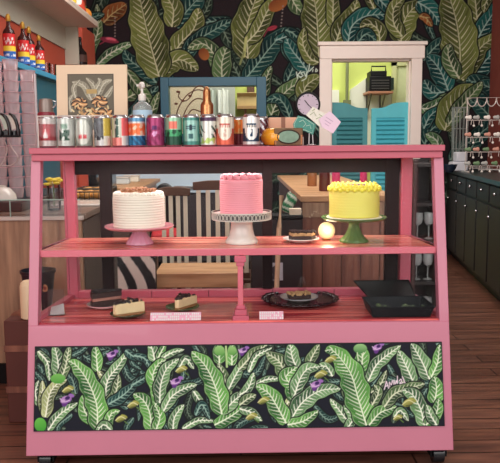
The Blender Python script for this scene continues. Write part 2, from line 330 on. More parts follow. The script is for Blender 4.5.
# diagonal white wainscot by the stair, seen through the door
w_ = [at(p[0], p[1], YB-.05) for p in ((350,90),(369,76),(392,92),(398,104),(398,150),(349,150))]
struct('trim_3', MB().prism([(p.x, p.z) for p in w_], YB-.06, YB-.002), mat('white_wainscot', (236, 236, 214), .6, var=.03), smooth=False)
w_ = [at(p[0], p[1], YB-.05) for p in ((331,90),(339,90),(339,150),(331,150))]
struct('trim_4', MB().prism([(p.x, p.z) for p in w_], YB-.06, YB-.002), mat('white_wainscot', (236, 236, 214)), smooth=False)
w_ = at(347.3, 60, YB-.1); struct('trim_5', MB().tube([(w_.x, YB-.1, 1.0), (w_.x, YB-.1, HT)], .022, 10).box((w_.x-.05, YB-.14, 1.62), (w_.x+.05, YB-.06, 1.75)), mat('grey_pipe', (120, 126, 84), .5))
# inner door on the right side of the lime room
a, b = at(394, 66, YB-.05), at(409, 66, YB-.05)
dr = thing('door_2', 'pale green inner door with raised frame in the lime room', 'door', (0,0,0)); dr['kind'] = 'structure'; del dr['category']
obj('door_casing', MB().box((a.x-.03, YB-.09, 0), (a.x+.03, YB-.005, a.z+.05)).box((b.x, YB-.09, 0), (b.x+.08, YB-.005, a.z+.05)).box((a.x-.03, YB-.09, a.z), (b.x+.08, YB-.005, a.z+.07)), mat('pale_green_trim', (214, 214, 158), .6), dr)
obj('door_leaf', Bx((a.x+.03, YB-.05, 0), (b.x, YB-.005, a.z)), mat('pale_green_door', (222, 226, 178), .6), dr)
obj('glass_panel', Bx((a.x+.12, YB-.056, 1.0), (b.x-.04, YB-.051, 1.62)), mat('bright_pane', (236, 244, 244), .4, var=.02), dr)

# doorway casing (door_1)
dk = mat('casing_cream', (246, 234, 224), .5, var=.03)
o1, o2, o3 = at(319.5, 45, YW), at(424, 45, YW), at(320, 41, YW)
dc = MB(); zc = at(370, 57, YW).z
dc.box((o1.x, YW-.035, 0), (DX0, YW+.02, zc)).box((DX1, YW-.035, 0), (o2.x-.02, YW+.02, zc)).box((o1.x, YW-.045, zc-.02), (o2.x, YW+.02, o3.z-.05)).box((o1.x-.02, YW-.07, o3.z-.05), (o2.x+.02, YW+.02, o3.z-.015))
dd = thing('door_1', 'cream doorway casing cut into the leaf mural', 'door', (0,0,0)); dd['kind'] = 'structure'; del dd['category']
obj('door_casing', dc, dk, dd, bevel=.004)
obj('door_jamb', MB().box((DX0-.01, YW+.02, 0), (DX0+.012, YW+.14, DZ)).box((DX1-.012, YW+.02, 0), (DX1+.01, YW+.14, DZ)).box((DX0-.01, YW+.02, DZ-.012), (DX1+.01, YW+.14, DZ+.02)), dk, dd)
# swinging louvre doors
def saloon(name, px0, px1, hinge, m, m2, label):
    a, b = at(px0, 105, YW+.05), at(px1, 105, YW+.05); zt0 = at(0, 103.5, YW+.05).z; x0, x1 = a.x, b.x; w = x1-x0
    t = thing(name, label, 'door', (x0, YW+.05, .5), 0)
    ztop = a.z-.5; zb = .05
    st = .05
    def top(u):   # rises towards the hinge
        v = u if hinge > 0 else 1-u; return ztop-.05+.06*(1/(1+math.exp(-12*(v-.45))))+.015
    poly = [(0, ztop-.13)]+[(w*k/20, top(k/20)) for k in range(21)]+[(w, ztop-.13)]
    obj('top_rail', MB().prism(poly[::-1], -.016, .016), m, t, smooth=False)
    obj('stile', Bx((0, -.018, zb), (st, .018, ztop-.13)), m, t, bevel=.002); obj('stile', Bx((w-st, -.018, zb), (w, .018, ztop-.13)), m, t, bevel=.002)
    obj('bottom_rail', Bx((st, -.018, zb), (w-st, .018, zb+.1)), m, t, bevel=.002)
    lv = MB(); z = zb+.1
    while z < ztop-.14: lv.hexa([(st,-.016,z),(w-st,-.016,z),(w-st,.014,z+.036),(st,.014,z+.036),(st,-.02,z+.008),(w-st,-.02,z+.008),(w-st,.01,z+.056),(st,.01,z+.056)]); z += .046
    obj('louvre_slats', lv, m2, t, smooth=False)
    hx = w+.004 if hinge > 0 else -.004
    h = MB(); [h.box((hx-.012, -.012, zz), (hx+.012, .012, zz+.06)) for zz in (zb+.1, ztop-.22)]; obj('hinge', h, mat('brass', (150, 110, 60), .35, 1), t)
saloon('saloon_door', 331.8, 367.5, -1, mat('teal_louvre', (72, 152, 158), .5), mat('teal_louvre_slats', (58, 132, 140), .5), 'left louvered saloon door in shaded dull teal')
saloon('saloon_door', 371.5, 409.5, 1, mat('turquoise_louvre', (92, 202, 214), .5), mat('turquoise_louvre_slats', (74, 184, 202), .5), 'right louvered saloon door in bright turquoise')
# teal window frame
wf = thing('window_1', 'teal framed opening in the leaf mural', 'window', (0,0,0)); wf['kind'] = 'structure'; del wf['category']
e0, e1, e2 = at(160.5, 77, YW), at(266, 77, YW), at(200, 77.5, YW)
obj('window_frame', MB().box((e0.x, YW-.05, WZ0-.09), (WX0, YW+.02, e2.z)).box((WX1, YW-.05, WZ0-.09), (e1.x, YW+.02, e2.z)).box((WX0, YW-.05, WZ1), (WX1, YW+.02, e2.z)).box((WX0, YW-.05, WZ0-.09), (WX1, YW+.02, WZ0)), teal, wf, bevel=.004)
obj('window_pane', Bx((WX0, YW+.01, WZ0), (WX1, YW+.014, WZ1)), clear, wf)
obj('window_lining', MB().box((WX0-.02, YW+.02, WZ0-.02), (WX0, YW+.12, WZ1+.02)).box((WX1, YW+.02, WZ0-.02), (WX1+.02, YW+.12, WZ1+.02)).box((WX0, YW+.02, WZ0-.02), (WX1, YW+.12, WZ0)).box((WX0, YW+.02, WZ1), (WX1, YW+.12, WZ1+.02)), teal, wf)

# ---- things in the lime room
a, b = at(237, 106, YB-.25), at(256, 106, YB-.25)
obj_ = obj('wall_shelf', MB().box((a.x, YB-.3, a.z-.04), (b.x+.3, YB-.01, a.z)).box((a.x+.1, YB-.2, a.z-.2), (a.x+.13, YB-.01, a.z-.04)), mat('tan_wood', (170, 130, 84), .6)); tag(obj_, 'tan wall shelf seen through the teal framed opening', 'shelf')
c = at(243, 104, YB-.2); p = thing('cardboard_box', 'tan open cardboard box on the shelf behind the teal frame', 'box', (c.x+.05, YB-.16, a.z+.001))
obj('box_body', Bx((-.13, -.09, 0), (.13, .09, .13)), mat('cardboard', (204, 176, 120), .8), p); obj('box_flap', MB().hexa([(-.13,-.09,.125),(.13,-.09,.125),(.13,-.086,.13),(-.13,-.086,.13),(-.13,-.15,.17),(.13,-.15,.17),(.13,-.146,.175),(-.13,-.146,.175)]), mat('cardboard', (204, 176, 120)), p)
c0, c1 = at(247, 86, YB-.02), at(253, 96, YB-.02); p = obj('wall_speaker', MB().box((c0.x, YB-.1, c1.z-.02), (c1.x+.02, YB-.004, c0.z)), mat('brown_box', (92, 60, 44), .6), bevel=.006); tag(p, 'small brown box mounted on the lime wall behind the teal frame', 'speaker')
for k, px in enumerate((211, 223)):
    c = at(px, 90, YB-.34); w = .05; tw = MB(); nseg = 14
    vs = []; fs = []
    for i in range(nseg+1):
        u = i/nseg
        for z in (0, -.35+.05*math.sin(u*5+k)): vs.append((w*(2*u-1)*1.4, -.02*math.sin(u*14+k), z))
    fs = [(2*i, 2*i+2, 2*i+3, 2*i+1) for i in range(nseg)]; tw.add(vs, fs); tw.add([(x, y+.012, z) for x, y, z in vs], fs)
    tw.box((-.012, .0, -.02), (.012, .041, .02))
    tag(obj('towel', tw, mat('towel_white' if k else 'towel_pale', (236, 238, 230) if k else (206, 214, 204), .9), loc=(c.x, YB-.34, c.z)), ['pale grey towel hanging behind the teal frame, left of the white one', 'white towel hanging on a hook behind the teal frame'][k], 'towel')
# black register on a bracket shelf
sa, sb = at(366, 92, YB-.3), at(391, 92, YB-.3)
s_ = thing('bracket_shelf', 'small wooden shelf on steel brackets under the black machine', 'shelf', (0,0,0))
obj('board', Bx((sa.x, YB-.45, sa.z-.03), (sb.x, YB-.06, sa.z)), mat('pinkish_wood', (176, 120, 92), .5), s_, bevel=.003)
for u in (.15, .7):
    x = sa.x+(sb.x-sa.x)*u; obj('bracket', MB().tube([(x, YB-.42, sa.z-.03), (x, YB-.05, sa.z-.33)], .012, 8).tube([(x, YB-.07, sa.z-.03), (x, YB-.07, sa.z-.36)], .012, 8), mat('steel', (120, 116, 104), .35, .8), s_)
m_ = thing('receipt_machine', 'black boxy machine with rails on top on the bracket shelf', 'machine', ((sa.x+sb.x)/2, YB-.27, sa.z+.001))
ww = (sb.x-sa.x)/2*.86
obj('body', MB().box((-ww, -.15, 0), (ww, .15, .2)).box((-ww*.9, -.14, .2), (ww*.6, .14, .27)), black, m_, bevel=.008)
obj('top_rail', MB().tube([(-ww*.8, -.12, .27), (-ww*.8, -.12, .33), (ww*.5, -.12, .33), (ww*.5, -.12, .27)], .01, 8), blackg, m_)
vv = MB(); [vv.box((-ww*.8, -.156, .03+.035*k), (ww*.8, -.151, .045+.035*k)) for k in range(4)]; obj('vent_grille', vv, mat('grey_metal', (90, 86, 84), .4, .6), m_); obj('side_panel', Bx((ww, -.13, .02), (ww+.04, .13, .18)), mat('dark_green_plastic', (34, 52, 44), .4), m_)
rb = at(370, 101, YW+.5); tag(obj('red_jar', MB().lathe([(.02,0),(.045,.01),(.05,.06),(.035,.09),(.03,.1)], 20).box((-.02,-.3,-.0),(.02,.0,-.001)), mat('rust_red', (140, 70, 54), .4), loc=(rb.x, YW+.5, rb.z-.05)), 'rust red jar between the two saloon doors', 'jar') if 0 else None

# wall clock
ck = at(308, 104.5, YW-.03); t = thing('wall_clock', 'round lilac faced wall clock in a black rim left of the doorway', 'clock', (ck.x, YW-.003, ck.z)); r = .125
rot = lambda mb: setattr(mb, 'v', [(x, -z, y) for x, y, z in mb.v]) or mb
obj('rim', rot(MB().lathe([(r-.016,.004),(r,.0),(r+.003,.02),(r,.035),(r-.016,.036),(r-.02,.026)], 48)), black, t); obj('face', rot(MB().lathe([(.001,.0),(r-.015,.0),(r-.015,.027),(.001,.027)], 48)), mat('clock_face', (212, 196, 214), .5, var=.02), t)
nm = MB()
for k in range(12):
    a = k*PI/6; l = .022 if k % 3 == 0 else .014; w = .004
    nm = MB().beam((math.sin(a)*(r-.022-l), -.029, math.cos(a)*(r-.022-l)), (math.sin(a)*(r-.024), -.029, math.cos(a)*(r-.024)), .006, .002); obj('hour_mark', nm, mat('grey_ink', (70, 64, 76), .5), t)

for nme, a, l, w in (('hour_hand', 5.6, .055, .008), ('minute_hand', 2.35, .08, .006), ('minute_hand', 4.0, .0, .004)):
    if l: obj(nme, MB().beam((-math.sin(a)*.012, -.032, -math.cos(a)*.012), (math.sin(a)*l, -.032, math.cos(a)*l), w, .002), black, t)

# ================================================================ THE DISPLAY CASE
W2 = .765; B = .5; ZD, ZS, ZT, ZR = .529, .791, 1.118, 1.166; IN = .042; TH = .2195; ZF = .078
fy = lambda z: -.04+(z-ZF)*TH
YT = fy(ZT)
case = thing('display_case', 'pink painted glass fronted cake display case with a leaf painted panel', 'display case', (0,0,0))
obj('base_body', MB().hexa([(-W2,fy(ZF),ZF),(W2,fy(ZF),ZF),(W2-IN+.008,B+.03,ZF),(-W2+IN-.008,B+.03,ZF),(-W2,fy(ZD),ZD),(W2,fy(ZD),ZD),(W2-IN+.008,B+.03,ZD),(-W2+IN-.008,B+.03,ZD)]), pink, case, bevel=.003)
cr = MB().box((-W2+.006, YT-.012, ZT), (W2-.006, B+.05, ZT+.024)).box((-W2, YT-.02, ZT+.026), (W2, B+.055, ZR)).box((-W2+.008, YT-.008, ZT+.02), (W2-.008, B+.045, ZT+.03))
obj('crown', cr, mat('pink_crown', (192, 90, 108), .35, var=.05, coat=.2), case, bevel=.002)
PW = .036
for s in (-1, 1):
    a, b = sorted((s*W2, s*(W2-PW)))
    obj('front_post', MB().hexa([(a,fy(ZD),ZD-.002),(b,fy(ZD),ZD-.002),(b,fy(ZD)+.04,ZD-.002),(a,fy(ZD)+.04,ZD-.002),(a,YT,ZT+.002),(b,YT,ZT+.002),(b,YT+.04,ZT+.002),(a,YT+.04,ZT+.002)]), pink, case, bevel=.002)
    a, b = sorted((s*(W2-IN), s*(W2-IN-.045)))
    obj('back_post', Bx((a, B-.02, ZD-.002), (b, B+.03, ZT+.002)), pink_d, case, bevel=.002)
    def skew(o0, o1, ya, yb, z0, z1, ya2=None):
        ya2 = ya if ya2 is None else ya2; q = lambda o, y: s*(W2-o-IN*(y-fy(ZD))/(B-fy(ZD)))
        return MB().hexa([(q(o0,ya),ya,z0),(q(o1,ya),ya,z0),(q(o1,yb),yb,z0),(q(o0,yb),yb,z0),(q(o0,ya2),ya2,z1),(q(o1,ya2),ya2,z1),(q(o1,yb),yb,z1),(q(o0,yb),yb,z1)])
    obj('side_rail', skew(.0, .03, fy(ZD)+.035, B-.01, ZD-.002, ZD+.022), pink_d, case, bevel=.002)
    obj('shelf_rail', skew(.004, .028, fy(ZS)+.03, B-.01, ZS-.026, ZS), pink_d, case, bevel=.002)
    obj('side_glass', skew(.010, .014, fy(ZD)+.045, B-.02, ZD+.02, ZT, YT+.04), casegl, case, smooth=False)
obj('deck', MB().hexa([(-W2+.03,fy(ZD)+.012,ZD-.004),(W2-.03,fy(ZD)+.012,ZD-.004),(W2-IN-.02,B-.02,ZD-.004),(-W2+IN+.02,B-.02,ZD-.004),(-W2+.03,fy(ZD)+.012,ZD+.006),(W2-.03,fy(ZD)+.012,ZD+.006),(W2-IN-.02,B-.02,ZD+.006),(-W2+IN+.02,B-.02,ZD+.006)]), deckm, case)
obj('back_ledge', Bx((-W2+IN+.045, B-.02, ZD), (W2-IN-.045, B+.02, ZD+.034)), pink_d, case, bevel=.002)
for x in (-.37, -.13, .14, .4): obj('ledge_joint', Bx((x-.002, B-.0215, ZD+.007), (x+.002, B-.02, ZD+.034)), mat('joint_dark', (120, 46, 60), .6), case)
sy0 = fy(ZS)+.016
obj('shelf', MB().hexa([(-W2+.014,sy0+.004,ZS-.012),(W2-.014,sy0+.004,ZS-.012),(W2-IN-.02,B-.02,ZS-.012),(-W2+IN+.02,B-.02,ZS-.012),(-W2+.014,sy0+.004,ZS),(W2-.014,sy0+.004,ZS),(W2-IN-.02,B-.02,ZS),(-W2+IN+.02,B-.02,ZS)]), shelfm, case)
obj('shelf_edge', Bx((-W2+PW-.003, sy0-.004, ZS-.024), (W2-PW+.003, sy0+.014, ZS+.001)), mat('pink_edge', (222, 112, 128), .3, var=.06, coat=.4), case, bevel=.002)
sl = MB(); [sl.box((-W2+.06, sy0+.05+k*.062, ZS-.018), (W2-.06, sy0+.085+k*.062, ZS-.011)) for k in range(6)]; obj('shelf_slats', sl, pink_d, case)
g = lambda z, o: fy(z)+o
obj('front_glass', MB().hexa([(-W2+PW,fy(ZD)+.006,ZD+.006),(W2-PW,fy(ZD)+.006,ZD+.006),(W2-PW,fy(ZD)+.009,ZD+.006),(-W2+PW,fy(ZD)+.009,ZD+.006),(-W2+PW,YT+.003,ZT),(W2-PW,YT+.003,ZT),(W2-PW,YT+.006,ZT),(-W2+PW,YT+.006,ZT)]), casegl, case, smooth=False)
# divider post under the shelf
dx = at(240.5, 290, .05).x
obj('divider_post', MB().box((dx-.010, .104, ZD+.05), (dx+.010, .122, ZS-.03)), mat('pink_edge', (232, 118, 134)), case, bevel=.002)
obj('post_cap', MB().box((dx-.021, .100, ZS-.045), (dx+.021, .127, ZS-.024)).box((dx-.015, .102, ZS-.06), (dx+.015, .125, ZS-.045)), pink_d, case, bevel=.002)
obj('post_foot', MB().box((dx-.030, .074, ZD), (dx+.030, .14, ZD+.022)).box((dx-.022, .084, ZD+.022), (dx+.022, .134, ZD+.042)).box((dx-.016, .096, ZD+.042), (dx+.016, .128, ZD+.056)), pink_d, case, bevel=.002)
# dark framed rear sliding doors
st = [(at(101, 200, B+.03).x, at(112.5, 200, B+.03).x), (at(262, 200, B+.03).x, at(272, 200, B+.03).x), (at(384.5, 200, B+.03).x, at(397.5, 200, B+.03).x)]
zl = ZD+.034
for k, (a, b) in enumerate(st): obj('door_stile', Bx((a, B+.0, zl), (b, B+.03, ZT)), darkf, case, bevel=.002)
zt_ = at(250, 173, B+.03).z
obj('door_top_rail', Bx((-W2+IN+.045, B+.002, zt_), (W2-IN-.045, B+.028, ZT+.001)), darkf, case, bevel=.002)
for k in range(2): obj('rear_door_glass', Bx((st[k][1], B+.012, zl), (st[k+1][0], B+.016, zt_)), clear, case)
# painted panel
def ats(px, py, o=0):      # meets the sloping front face
    p = at(px, py, 0)
    for _ in range(5): p = at(px, py, fy(p.z)-o)
    return p
a, b, c, d = ats(36, 348), ats(441, 341.5), ats(35, 431), ats(443, 423.5)
PX0, PX1, PZ1, PZ0 = (a.x+c.x)/2, (b.x+d.x)/2, (a.z+b.z)/2, (c.z+d.z)/2
pc = Canvas(PX0, PX1, PZ0, PZ1, .0018, (24, 26, 38), -.012, (CD-.0)/F)
pc.c = lambda p: ((ats(p[0], p[1]).x-pc.x0)/pc.res, (ats(p[0], p[1]).z-pc.z0)/pc.res)
for i in range(190):
    x, z = rng.uniform(0, pc.nx), rng.uniform(0, pc.nz); a = rng.uniform(0, 2*PI); L = rng.uniform(20, 50)
    if rng.random() < .6: pc.leaf([(x, z), (x+L*math.cos(a), z+L*math.sin(a)), (x+1.7*L*math.cos(a+.5), z+1.7*L*math.sin(a+.5))], rng.uniform(3, 5), 'kdk'[i % 3], raw=True, dim=.75, vs=3.4)
def flower(x, y, r, a=0):
    pc.blob((x-r*.2, y+r*.5), r*.7, r*.5, (96, 52, 124), a+1); pc.blob((x+r*.9, y-r*.7), r*.5, r*.3, (150, 104, 178), a-.5)
    pc.blob((x, y), r, r*.62, (122, 70, 148), a, (186, 140, 200)); pc.stroke([(x-r,y-r*.2),(x-r*.3,y+r*.35),(x+r*.6,y+r*.1)], .8, (226, 196, 232)); pc.blob((x+r*.25, y-r*.3), r*.45, r*.3, (60, 30, 90), a); pc.blob((x-r*.5, y+r*.2), r*.35, r*.25, (204, 168, 210), a)
def bud(x, y, r, a=0):
    pc.blob((x+r*.7, y-r*.5), r*.7, r*.3, (150, 150, 70), -a); pc.stroke([(x+r*.8,y+r*.5),(x+r*1.5,y+r*1.1)], 1, (90, 120, 60))
    pc.blob((x, y), r*1.05, r*.6, (96, 98, 44), a, (190, 188, 104)); pc.stroke([(x-r, y+r*.3), (x, y-r*.4), (x+r, y)], .8, (230, 226, 170)); pc.stroke([(x-r*.4, y+r*.5), (x+r*.5, y+r*.4)], .7, (60, 70, 40))
PL = [ # from the first quarter to the last
 ([(39,351),(48,362),(50,380)],4,'p'),([(39,404),(36,392),(39,380)],4,'p'),([(44,414),(43,398),(43,380)],4.5,'c'),
 ([(59.5,380),(58.5,362),(55,344)],7,'p'),([(60,382),(66,366),(70,344)],5,'g'),([(46,416),(50,394),(57,384),(67,379)],6.5,'c'),([(49,429),(60,414),(78,402)],5,'p'),
 ([(105,386),(103,376),(98,370)],4,'c'),([(98,370),(97,358),(96,345)],6,'b'),([(105,402),(108,380),(118,366),(128,351)],6.5,'p'),([(106,407),(116,392),(119,374)],5.5,'g'),
 ([(108,404),(124,394),(139,379)],6,'k'),([(126,350),(134,356),(140,360)],4,'k'),([(97,424),(86,412),(84,402),(86,393)],7,'b'),([(98,428),(97,404),(89,382),(78,366),(69,360)],11,'b'),
 ([(108,430),(111,414),(120,410)],5,'b'),([(112,430),(104,424),(96,432)],4,'p'),
 ([(135,355),(145,358),(151,369)],4,'k'),([(133,384),(144,378),(154,376)],4,'k'),([(155,360),(153,350),(150,342)],6,'p'),([(158,358),(162,350),(166,343)],4,'b'),
 ([(162,358),(172,352),(184,349)],3.5,'p'),([(180,366),(186,358),(194,368)],4,'p'),
 ([(152,430),(150,412),(144,400),(134,393)],8.5,'b'),([(156,430),(160,416),(155,404)],6,'b'),([(156,404),(158,390),(153,376),(158,364),(166,359)],7.5,'b'),([(160,402),(161,384),(167,368),(179,358)],7,'p'),
 ([(164,410),(172,396),(184,388),(197,384)],6,'p'),([(173,430),(175,416),(184,404)],5.5,'p'),([(194,391),(200,400),(206,408)],4,'p'),([(183,428),(198,420),(216,420)],3.5,'p'),([(196,414),(202,404),(210,418)],4,'k'),
 ([(225,404),(226,388),(224,376),(218,362)],6,'g'),([(215,424),(230,416),(247,404)],7,'b'),([(223,412),(234,400),(247,390)],6,'p'),([(229,388),(236,374),(246,358)],5.5,'p'),
 ([(219.5,362),(219,352),(218,343)],7,'b'),([(232,364),(232,352),(233,343)],6,'b'),([(222,413),(216,388),(206,366),(192,351)],11,'b'),
 ([(240,368),(253,354),(267,344)],6,'g'),([(249,371),(256,356),(272,347)],3.5,'p'),([(285,378),(280,362),(266,352)],8,'g'),([(253,386),(266,379),(283,378)],3.5,'p'),
 ([(240,394),(248,388),(254,372)],5,'p'),([(296,366),(292,356),(290,343)],8,'p'),([(308,366),(312,356),(319,344)],5.5,'g'),([(332,375),(326,366),(317,366)],5,'p'),
 ([(240,404),(248,398),(256,394)],5,'g'),([(240,408),(252,412),(262,420)],4.5,'p'),([(285,408),(290,396),(293,388)],3,'c'),
 ([(293,400),(292,386),(286,376),(297,366)],8,'b'),([(294,396),(300,378),(308,368),(320,366)],7.5,'p'),
 ([(289,422),(302,402),(320,390),(340,388)],9,'p'),([(288,424),(304,420),(318,410)],6,'b'),([(286,422),(276,404),(268,392),(256,385)],9.5,'b'),
 ([(350,424),(341,412),(330,398)],5,'p'),([(350,400),(346,390),(344,382)],5,'g'),([(366,386),(362,372),(358,360)],5,'p'),([(361,370),(362,356),(360,345)],8,'b'),
 ([(345,430),(352,418),(344,404)],5,'p'),([(368,380),(378,362),(400,345)],6.5,'p'),([(371,392),(380,384),(386,370)],4,'g'),
 ([(366,424),(358,398),(350,372),(334,351),(325,350)],14,'b'),([(369,424),(380,412),(396,406)],7,'b'),([(372,404),(378,392),(374,384)],5,'g'),
 ([(402,382),(412,384),(424,382)],4,'g'),([(413,382),(406,366),(398,350)],8,'p'),([(384,406),(396,392),(424,383)],6.5,'g'),
 ([(429,378),(421,360),(411,343)],8.5,'p'),([(431,376),(437,362),(439,344)],6,'b'),([(434,402),(436,388),(434,376)],9,'b'),
 ([(424,424),(420,408),(412,394),(402,389)],9,'p'),([(426,424),(436,412),(438,398)],7,'b'),([(394,416),(400,410),(408,420)],4,'p'),([(436,424),(430,414),(426,404)],5,'p'),
]
for i, (pts, w, s_) in enumerate(PL): pc.leaf(pts, w*1.15, s_, vs=4.3, mid=1.3, k=.7, vw=.17, lobes=.1, shade=bool(i % 2))
pc.blob((58.5,378), 7.5, 5, (78, 150, 60), 0, (120, 186, 90)); pc.blob((41,424), 6, 7, (60, 150, 50), .3, (104, 186, 76)); pc.blob((219.5,350), 5.5, 5, (90, 150, 70), 0, (150, 196, 120)); pc.blob((232,350), 4.5, 4.5, (90, 150, 70), 0, (150, 196, 120))
pc.blob((360,348), 7, 5, (60, 120, 60), 0, (150, 196, 130)); pc.stroke([(357,352),(358,360)], 1, (214, 228, 190)); pc.stroke([(363,352),(362,360)], 1, (214, 228, 190)); pc.stroke([(226,346),(227,366)], 2, (176, 206, 140))
for x, y, r in ((66.5,399,6),(112,354,5),(176,381,5.5),(243,350,4.5),(315.6,384,5.5),(377,347,5)): flower(x, y, r, .3)
for x, y, r in ((68,389,5),(133,404,5),(181,369,5),(263,400,5),(251,416,5),(320,374,5.5),(330,359,5),(408,402,6),(121,418,5),(397,417,4)): bud(x, y, r, .4)
sc_ = (236, 214, 226)
for s_ in ([(384,388.5),(386,380.8)], [(386,380.8),(388.3,387.5)], [(384.8,385.6),(387.6,384.8)], [(389.3,386),(389,381.5),(391,384),(392,380),(393.5,383.5)], [(393.5,379.5),(394.8,383),(396,380)], [(396,380),(397,382.5),(397,375.5)], [(399,380),(400.5,378.5),(401.2,380.5),(399.5,382.8),(402.6,382)], [(402,376),(404.5,382)]):
    pc.stroke(s_, 1, sc_)
po_ = pc.build('painted_leaf_panel', 0, vcol('panel_paint', .6, spec=.2), parent=case)
co_ = np.empty(len(po_.data.vertices)*3); po_.data.vertices.foreach_get('co', co_); co_ = co_.reshape(-1, 3); co_[:, 1] = -.04+(co_[:, 2]-ZF)*TH-.0075; po_.data.vertices.foreach_set('co', co_.ravel()); po_.data.update()
e_ = .003; obj('panel_board', MB().hexa([(PX0-e_,fy(PZ0-e_)-.0065,PZ0-e_),(PX1+e_,fy(PZ0-e_)-.0065,PZ0-e_),(PX1+e_,fy(PZ0-e_)+.001,PZ0-e_),(PX0-e_,fy(PZ0-e_)+.001,PZ0-e_),(PX0-e_,fy(PZ1+e_)-.0065,PZ1+e_),(PX1+e_,fy(PZ1+e_)-.0065,PZ1+e_),(PX1+e_,fy(PZ1+e_)+.001,PZ1+e_),(PX0-e_,fy(PZ1+e_)+.001,PZ1+e_)]), black, case)
cz = MB()
for px in (48, 436):
    x = at(px, 450, .05).x; c_ = obj('caster', MB().box((x-.034, .0, .066), (x+.034, .07, .079)).box((x-.03, .015, .03), (x-.024, .058, .07)).box((x+.024, .015, .03), (x+.03, .058, .07)), black, case)
    wv = MB().lathe([(.012,-.022),(.033,-.02),(.035,0),(.033,.02),(.012,.022)], 24); wv.v = [(x+zz, .036+xx, .035+yy) for xx, yy, zz in wv.v]; obj('wheel', wv, blackg, c_)
for px in (60, 424):
    x = at(px, 450, .45).x; obj('rear_leg', Bx((x-.03, .4, 0), (x+.03, .46, .08)), black, case)
# black board added set back under the body, stands in for the shadow gap
obj('shadow_gap_board', Bx((-W2+.06, .2, .0), (W2-.06, .215, .079)), black, case)

# ================================================================ CAKES
def stand(name, label, X, Y, plate_r, h, m, stem, flute=0, rimfn=None, z0=ZS, stem_m=None, plate_m=None, scallop=0, rim_h=.0):
    t = thing(name, label, 'cake stand', (X, Y, z0+.001))
    obj('pedestal', MB().lathe(stem, 48, fn=(lambda r, z, a: r*(1+flute*abs(math.sin(a*8)))) if flute else None), stem_m or m, t, sharp=60)
    sc = (lambda r, z, a: r*(1+scallop*abs(math.cos(a*12))) if r > plate_r*.8 else r) if scallop else None
    obj('plate', MB().lathe([(.01,h-.006),(plate_r*.5,h-.008),(plate_r*.93,h-.004),(plate_r,h+.004+rim_h),(plate_r*.98,h+.008+rim_h),(plate_r*.9,h+.003),(plate_r*.5,h),(.001,h)], 72, fn=sc), plate_m or m, t, sharp=60)
    return t
pk = mat('pink_ceramic', (226, 160, 186), .25, var=.04, coat=.5)
YC = .285
X1 = at(139.5, 230, YC).x; H1 = at(0, 226.5, YC).z-ZS+.004; R1 = 26.5*(YC+CD)/F
H1 = .066
stand('cake_stand', 'pink pedestal cake stand with a fluted foot holding the white cake', X1, YC, .133, H1, pk, [(.047,0),(.049,.004),(.045,.01),(.034,.028),(.024,.046),(.026,H1-.006)], .12, scallop=.012, plate_m=mat('mauve_plate', (206, 140, 150), .3, var=.05, coat=.4))
def cake(name, label, X, Y, z, r, h, m, ridges=14, crumb=None, waves=.006, amp=.010):
    t = thing(name, label, 'cake', (X, Y, z)); pr = [(r*.6, 0), (r*.985, 0)]
    k = ridges*6
    for i in range(k+1): u = i/k; pr.append((r*(1+amp*math.sin(u*ridges*2*PI)), .004+u*(h-.012)))
    pr += [(r*.985, h-.004), (r*.9, h), (r*.5, h-.001), (.001, h)]
    obj('frosting', MB().lathe(pr, 72, fn=lambda rr, zz, a: rr*(1+waves*math.sin(a*3+zz*60))), m, t, sharp=80)
    return t
wfm = mat('white_frosting', (236, 228, 212), .6, var=.04, bump=.2)
z1 = ZS+.001+H1+.001
c1 = cake('layer_cake', 'white frosted round cake with brown crumbs on top, on the pink stand', X1, YC, z1, .099, .128, wfm, 12)
mb = MB()
for k in range(26):
    a = k/26*2*PI; mb.sphere((.083*math.cos(a), .083*math.sin(a), .128), .013, 8, 6, (1.2, 1.2, .8))
obj('piped_border', mb, wfm, c1)
mb = MB()
for k in range(190):
    a = rng.uniform(0, 2*PI); rr = .07*math.sqrt(rng.random()); h_ = .012*(1-rr/.08)+.003
    mb.sphere((rr*math.cos(a), rr*math.sin(a), .13+rng.uniform(0, .01)+h_), rng.uniform(.003, .007), 6, 4, (1, 1, .8))
obj('crumb_topping', mb, mat('crumb_brown', (158, 108, 74), .8, var=.4, scale=60), c1, stuff=True)

X2 = at(241.5, 220, YC).x; H2 = .107
s2 = stand('cake_stand', 'white pedestal cake stand with pierced lattice rim under the pink cake', X2, YC, .112, H2, white, [(.062,0),(.064,.006),(.06,.014),(.05,.03),(.044,.055),(.042,.075),(.046,H2-.012),(.06,H2-.004)], 0, rim_h=.004)
rim = MB(); nr = 44
rim.lathe([(.113, H2-.014), (.1155, H2-.014), (.1155, H2-.010), (.113, H2-.010)], 72, cap=False); rim.lathe([(.113, H2+.012), (.117, H2+.012), (.117, H2+.017), (.113, H2+.017)], 72, cap=False)
for k in range(nr):
    a = 2*PI*k/nr; rim.tube([(.1145*math.cos(a+da), .1145*math.sin(a+da), H2+dz) for da, dz in ((0,-.012),(.05,-.006),(.055,.004),(0,.013),(-.055,.004),(-.05,-.006))], .0021, 5, True)
obj('lattice_rim', rim, mat('silvered_rim', (206, 200, 190), .3, var=.08, coat=.4), s2)
obj('rim_backing', MB().lathe([(.108, H2-.013), (.111, H2-.013), (.112, H2+.014), (.109, H2+.014)], 64, cap=False), mat('grey_rim', (92, 84, 84), .5), s2)
z2 = ZS+.001+H2+.002
c2 = cake('layer_cake', 'tall pink frosted cake with a ruffled top edge, on the white stand', X2, YC, z2, .083, .141, mat('pink_frosting', (236, 152, 164), .55, var=.05, bump=.15), 16)
mb = MB()
